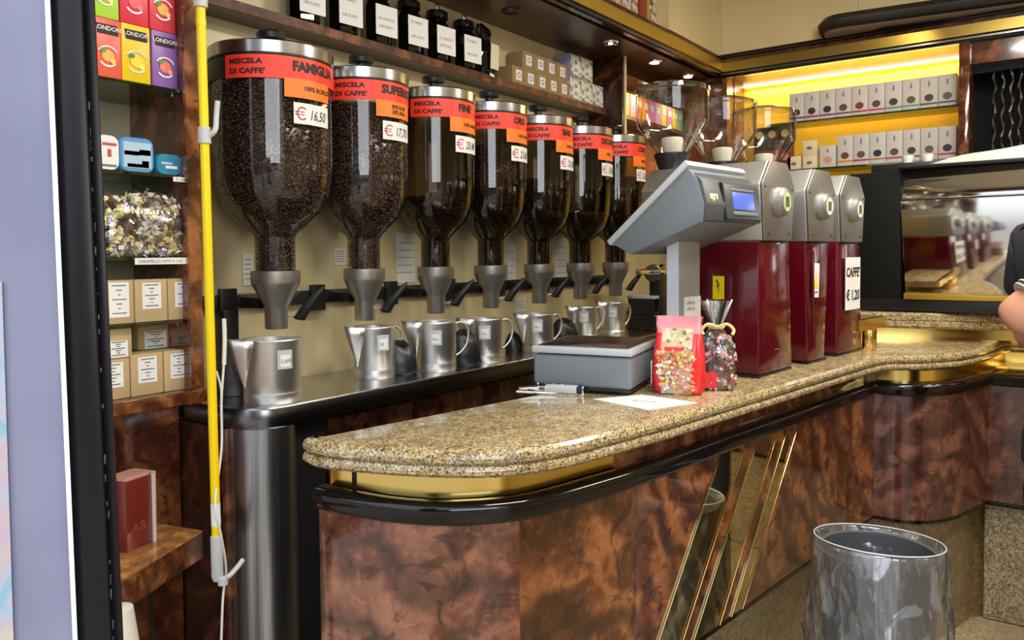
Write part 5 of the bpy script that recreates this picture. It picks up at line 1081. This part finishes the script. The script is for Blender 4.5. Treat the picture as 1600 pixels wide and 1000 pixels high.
# ================================================================== person at right edge
el = atd(1577, 503, 2.5); pc_ = atd(1702, 430, 2.62)
ps = thing('person', 'person in a navy polo shirt with white sleeve trim at the right edge', 'person', (pc_[0], pc_[1], ZF+.006))
F0 = radians(-42)  # faces to the right of the picture
fw = np.array([cos(F0), sin(F0), 0]); lf = np.array([-sin(F0), cos(F0), 0]); Z_ = np.array([0, 0, 1.]); base = np.array([0, 0, 0.])
elb = el-np.array([pc_[0], pc_[1], ZF+.006])
def skin(name, verts, edges, radii, m_, root=0, sub_=2, parent=ps):
    me = bpy.data.meshes.new(name); me.from_pydata([tuple(v) for v in verts], edges, []); me.update(); me.materials.append(MT[m_]); o = bpy.data.objects.new(name, me); COL.objects.link(o)
    md = o.modifiers.new('skin', 'SKIN'); md.use_smooth_shade = True
    sv = me.skin_vertices[0].data
    for i, r_ in enumerate(radii): sv[i].radius = (r_, r_) if not isinstance(r_, tuple) else r_
    sv[root].use_root = True; s2 = o.modifiers.new('sub', 'SUBSURF'); s2.levels = sub_; s2.render_levels = sub_
    bpy.context.view_layer.update(); m2 = bpy.data.meshes.new_from_object(o.evaluated_get(bpy.context.evaluated_depsgraph_get())); bpy.data.objects.remove(o)
    o = bpy.data.objects.new(name, m2); COL.objects.link(o); o.parent = parent
    m2.materials.clear(); m2.materials.append(MT[m_]); m2.polygons.foreach_set('use_smooth', [True]*len(m2.polygons)); return o
sL = -lf*.20-fw*.05+Z_*1.74; sR = lf*.205+Z_*1.74
wr = elb+fw*.27+Z_*.05; wr_d = fw+Z_*.1
eR = sR+np.array([0, 0, -.36])+lf*.04; wR = eR+fw*.26-lf*.06+Z_*.04; hR = wR+fw*.06
Vb = [Z_*1.12, Z_*1.30, Z_*1.50, Z_*1.70, Z_*1.80, Z_*1.90, sL, (sL*.5+elb*.5), elb, (elb*.5+wr*.5), wr, sR, (sR+eR)/2, eR, (eR+wR)/2, wR,
      lf*.11+Z_*1.06, lf*.13+Z_*.60+fw*.01, lf*.13+Z_*.10, -lf*.11+Z_*1.06, -lf*.13+Z_*.60+fw*.02, -lf*.13+Z_*.10]
Eb = [(0, 1), (1, 2), (2, 3), (3, 4), (4, 5), (3, 6), (6, 7), (7, 8), (8, 9), (9, 10), (3, 11), (11, 12), (12, 13), (13, 14), (14, 15), (0, 16), (16, 17), (17, 18), (0, 19), (19, 20), (20, 21)]
skin('body', Vb, Eb, [.09, .12, .15, .13, .075, .07, .080, .075, .078, .074, .044, .075, .060, .058, .052, .038, .06, .055, .045, .06, .055, .045], 'skin')
mids = sL*.5+elb*.5; cuff = sL*.40+elb*.60
skin('polo_shirt', [Z_*1.02, Z_*1.30, Z_*1.50, Z_*1.69, sL, sL*.5+elb*.5, cuff, sR, sR*.6+eR*.4, sR*.4+eR*.6, Z_*1.79], [(0, 1), (1, 2), (2, 3), (3, 4), (4, 5), (5, 6), (3, 7), (7, 8), (8, 9), (3, 10)], [.190, .172, .185, .16, .118, .112, .104, .110, .10, .094, .08], 'navy')
def ring(nm, c, d_, r_, t_, m_, z=0):
    d_ = d_/np.linalg.norm(d_); tube(nm, [c-d_*t_/2, c+d_*t_/2], r_, m_, ps, 28)
dA = elb-sL; e_end = cuff+dA/np.linalg.norm(dA)*.080
ring('sleeve_trim', e_end, dA, .090, .008, 'white_cloth'); ring('sleeve_trim', e_end-dA/np.linalg.norm(dA)*.014, dA, .092, .005, 'white_cloth'); ring('sleeve_cuff', e_end-dA/np.linalg.norm(dA)*.012, dA, .0905, .022, 'navy')
tube('collar', [np.array([.072*cos(q), .072*sin(q), 1.80]) for q in np.linspace(0, 2*pi, 17)[:-1]], .014, 'navy', ps, 8, True)
V, F = tube_data([Z_*1.14, Z_*1.06, Z_*.98, Z_*.90], [.165, .185, .185, .15], 24)
for s_ in (1, -1):
    V2, F2 = tube_data([lf*.085*s_+Z_*1.00, lf*.10*s_+Z_*.85, lf*.12*s_+Z_*.55+fw*.01, lf*.13*s_+Z_*.07], [.10, .108, .085, .075], 20); F += [tuple(i+len(V) for i in f_) for f_ in F2]; V += V2
mk('trousers', V, F, 'trousers', ps, True)
for s_ in (1, -1): b_ = lf*.13*s_; skin('shoe', [b_-fw*.04+Z_*.05, b_+fw*.10+Z_*.048, b_+fw*.20+Z_*.04], [(0, 1), (1, 2)], [.05, .048, .038], 'shoe', sub_=1)
def handm(w_, d_, parent):
    d_ = d_/np.linalg.norm(d_); s_ = np.cross(d_, Z_); s_ /= np.linalg.norm(s_); u_ = np.cross(s_, d_)
    V = [w_, w_+d_*.05, w_+d_*.09]; E = [(0, 1), (1, 2)]; R_ = [.030, .036, .034]
    for k_, (o_, l_) in enumerate(((-.034, .085), (-.012, .098), (.012, .092), (.034, .072))):
        b0 = len(V); V += [w_+d_*.095+s_*o_, w_+d_*(.095+l_*.5)+s_*o_*1.1-u_*.012, w_+d_*(.095+l_*.85)+s_*o_*1.1-u_*.035]; E += [(2, b0), (b0, b0+1), (b0+1, b0+2)]; R_ += [.011, .010, .008]
    b0 = len(V); V += [w_+d_*.04+s_*-.045, w_+d_*.085+s_*-.068-u_*.015]; E += [(1, b0), (b0, b0+1)]; R_ += [.013, .010]
    skin('hand', V, E, R_, 'skin', 0, 1, parent)
handm(wr, wr_d, ps); handm(wR, fw+lf*.2, ps)
hc = Z_*2.005+fw*.02
def ell(nm, c, ax, m_, seg=24, rings=16, lo=-pi/2, hi=pi/2):
    V = []; F = []
    for j in range(rings+1):
        t_ = lo+(hi-lo)*j/rings
        for i in range(seg): q = 2*pi*i/seg; V.append(c+fw*ax[0]*cos(t_)*cos(q)+lf*ax[1]*cos(t_)*sin(q)+Z_*ax[2]*sin(t_))
    for j in range(rings):
        for i in range(seg): F.append((j*seg+i, j*seg+(i+1) % seg, (j+1)*seg+(i+1) % seg, (j+1)*seg+i))
    o = mk(nm, V, F, m_, ps, True); return o
ell('head', hc, (.108, .085, .138), 'skin'); ell('hair', hc-fw*.014+Z_*.022, (.112, .094, .135), 'hair', lo=-.15); ell('nose', hc+fw*.108-Z_*.012, (.020, .013, .024), 'skin', 12, 8)
for s_ in (1, -1): ell('eye', hc+fw*.094+lf*s_*.034+Z_*.012, (.010, .013, .009), 'tin_white', 12, 8); ell('pupil', hc+fw*.103+lf*s_*.034+Z_*.012, (.003, .005, .005), 'ink', 8, 6); ell('ear', hc+lf*s_*.086-Z_*.005, (.020, .009, .030), 'skin', 12, 8)
ell('mouth', hc+fw*.098-Z_*.062, (.008, .026, .007), mat('lip', (.50, .16, .13), .5), 12, 8)

# ================================================================== door in the left foreground
dr = st(bpy.data.objects.new('door_1', None)); COL.objects.link(dr); dr.location = tuple(atd(100, 1000, .9))
def post(nm, xt0, xt1, xb0, xb1, d0, d1, m_, bev=.004):
    T = [atd(xt0, -80, d0), atd(xt1, -80, d0), atd(xt1-4, -80, d1), atd(xt0, -80, d1)]
    B = [atd(xb0, 1080, d0), atd(xb1, 1080, d0), atd(xb1-4, 1080, d1), atd(xb0, 1080, d1)]
    return hexa(nm, B+T, m_, dr, bev, org=dr)
post('frame_post', 73, 126, 122, 180, .86, .92, 'door_black', .010)
post('frame_outer', 122, 145, 174, 197, .875, .94, 'door_black', .006)
post('edge_trim', 66, 75, 117, 125, .855, .865, 'door_white', .001)
post('sky_reflection_pane', -160, 69, -110, 120, .88, .885, 'lavender', 0)  # door glass with its sky reflection put into the colour
pz = hexa('painted_reflection', [atd(-150, 1080, .876), atd(24, 1080, .876), atd(24, 1080, .879), atd(-150, 1080, .879), atd(-150, 440, .876), atd(3, 440, .876), atd(3, 440, .879), atd(-150, 440, .879)], 'pastel_reflection', dr, org=dr)  # reflection in the door glass, painted as a pastel strip
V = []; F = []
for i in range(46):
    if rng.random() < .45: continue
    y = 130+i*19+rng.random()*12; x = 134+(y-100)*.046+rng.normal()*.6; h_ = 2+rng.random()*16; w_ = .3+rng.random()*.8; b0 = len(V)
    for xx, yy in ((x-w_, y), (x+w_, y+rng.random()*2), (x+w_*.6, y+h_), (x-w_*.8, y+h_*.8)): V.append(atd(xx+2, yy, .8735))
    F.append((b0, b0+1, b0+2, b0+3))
mk('worn_edge_glint', V, F, 'scratch_glint', dr, org=dr, kind='stuff')  # worn flecks together with a glossy highlight line painted down the frame
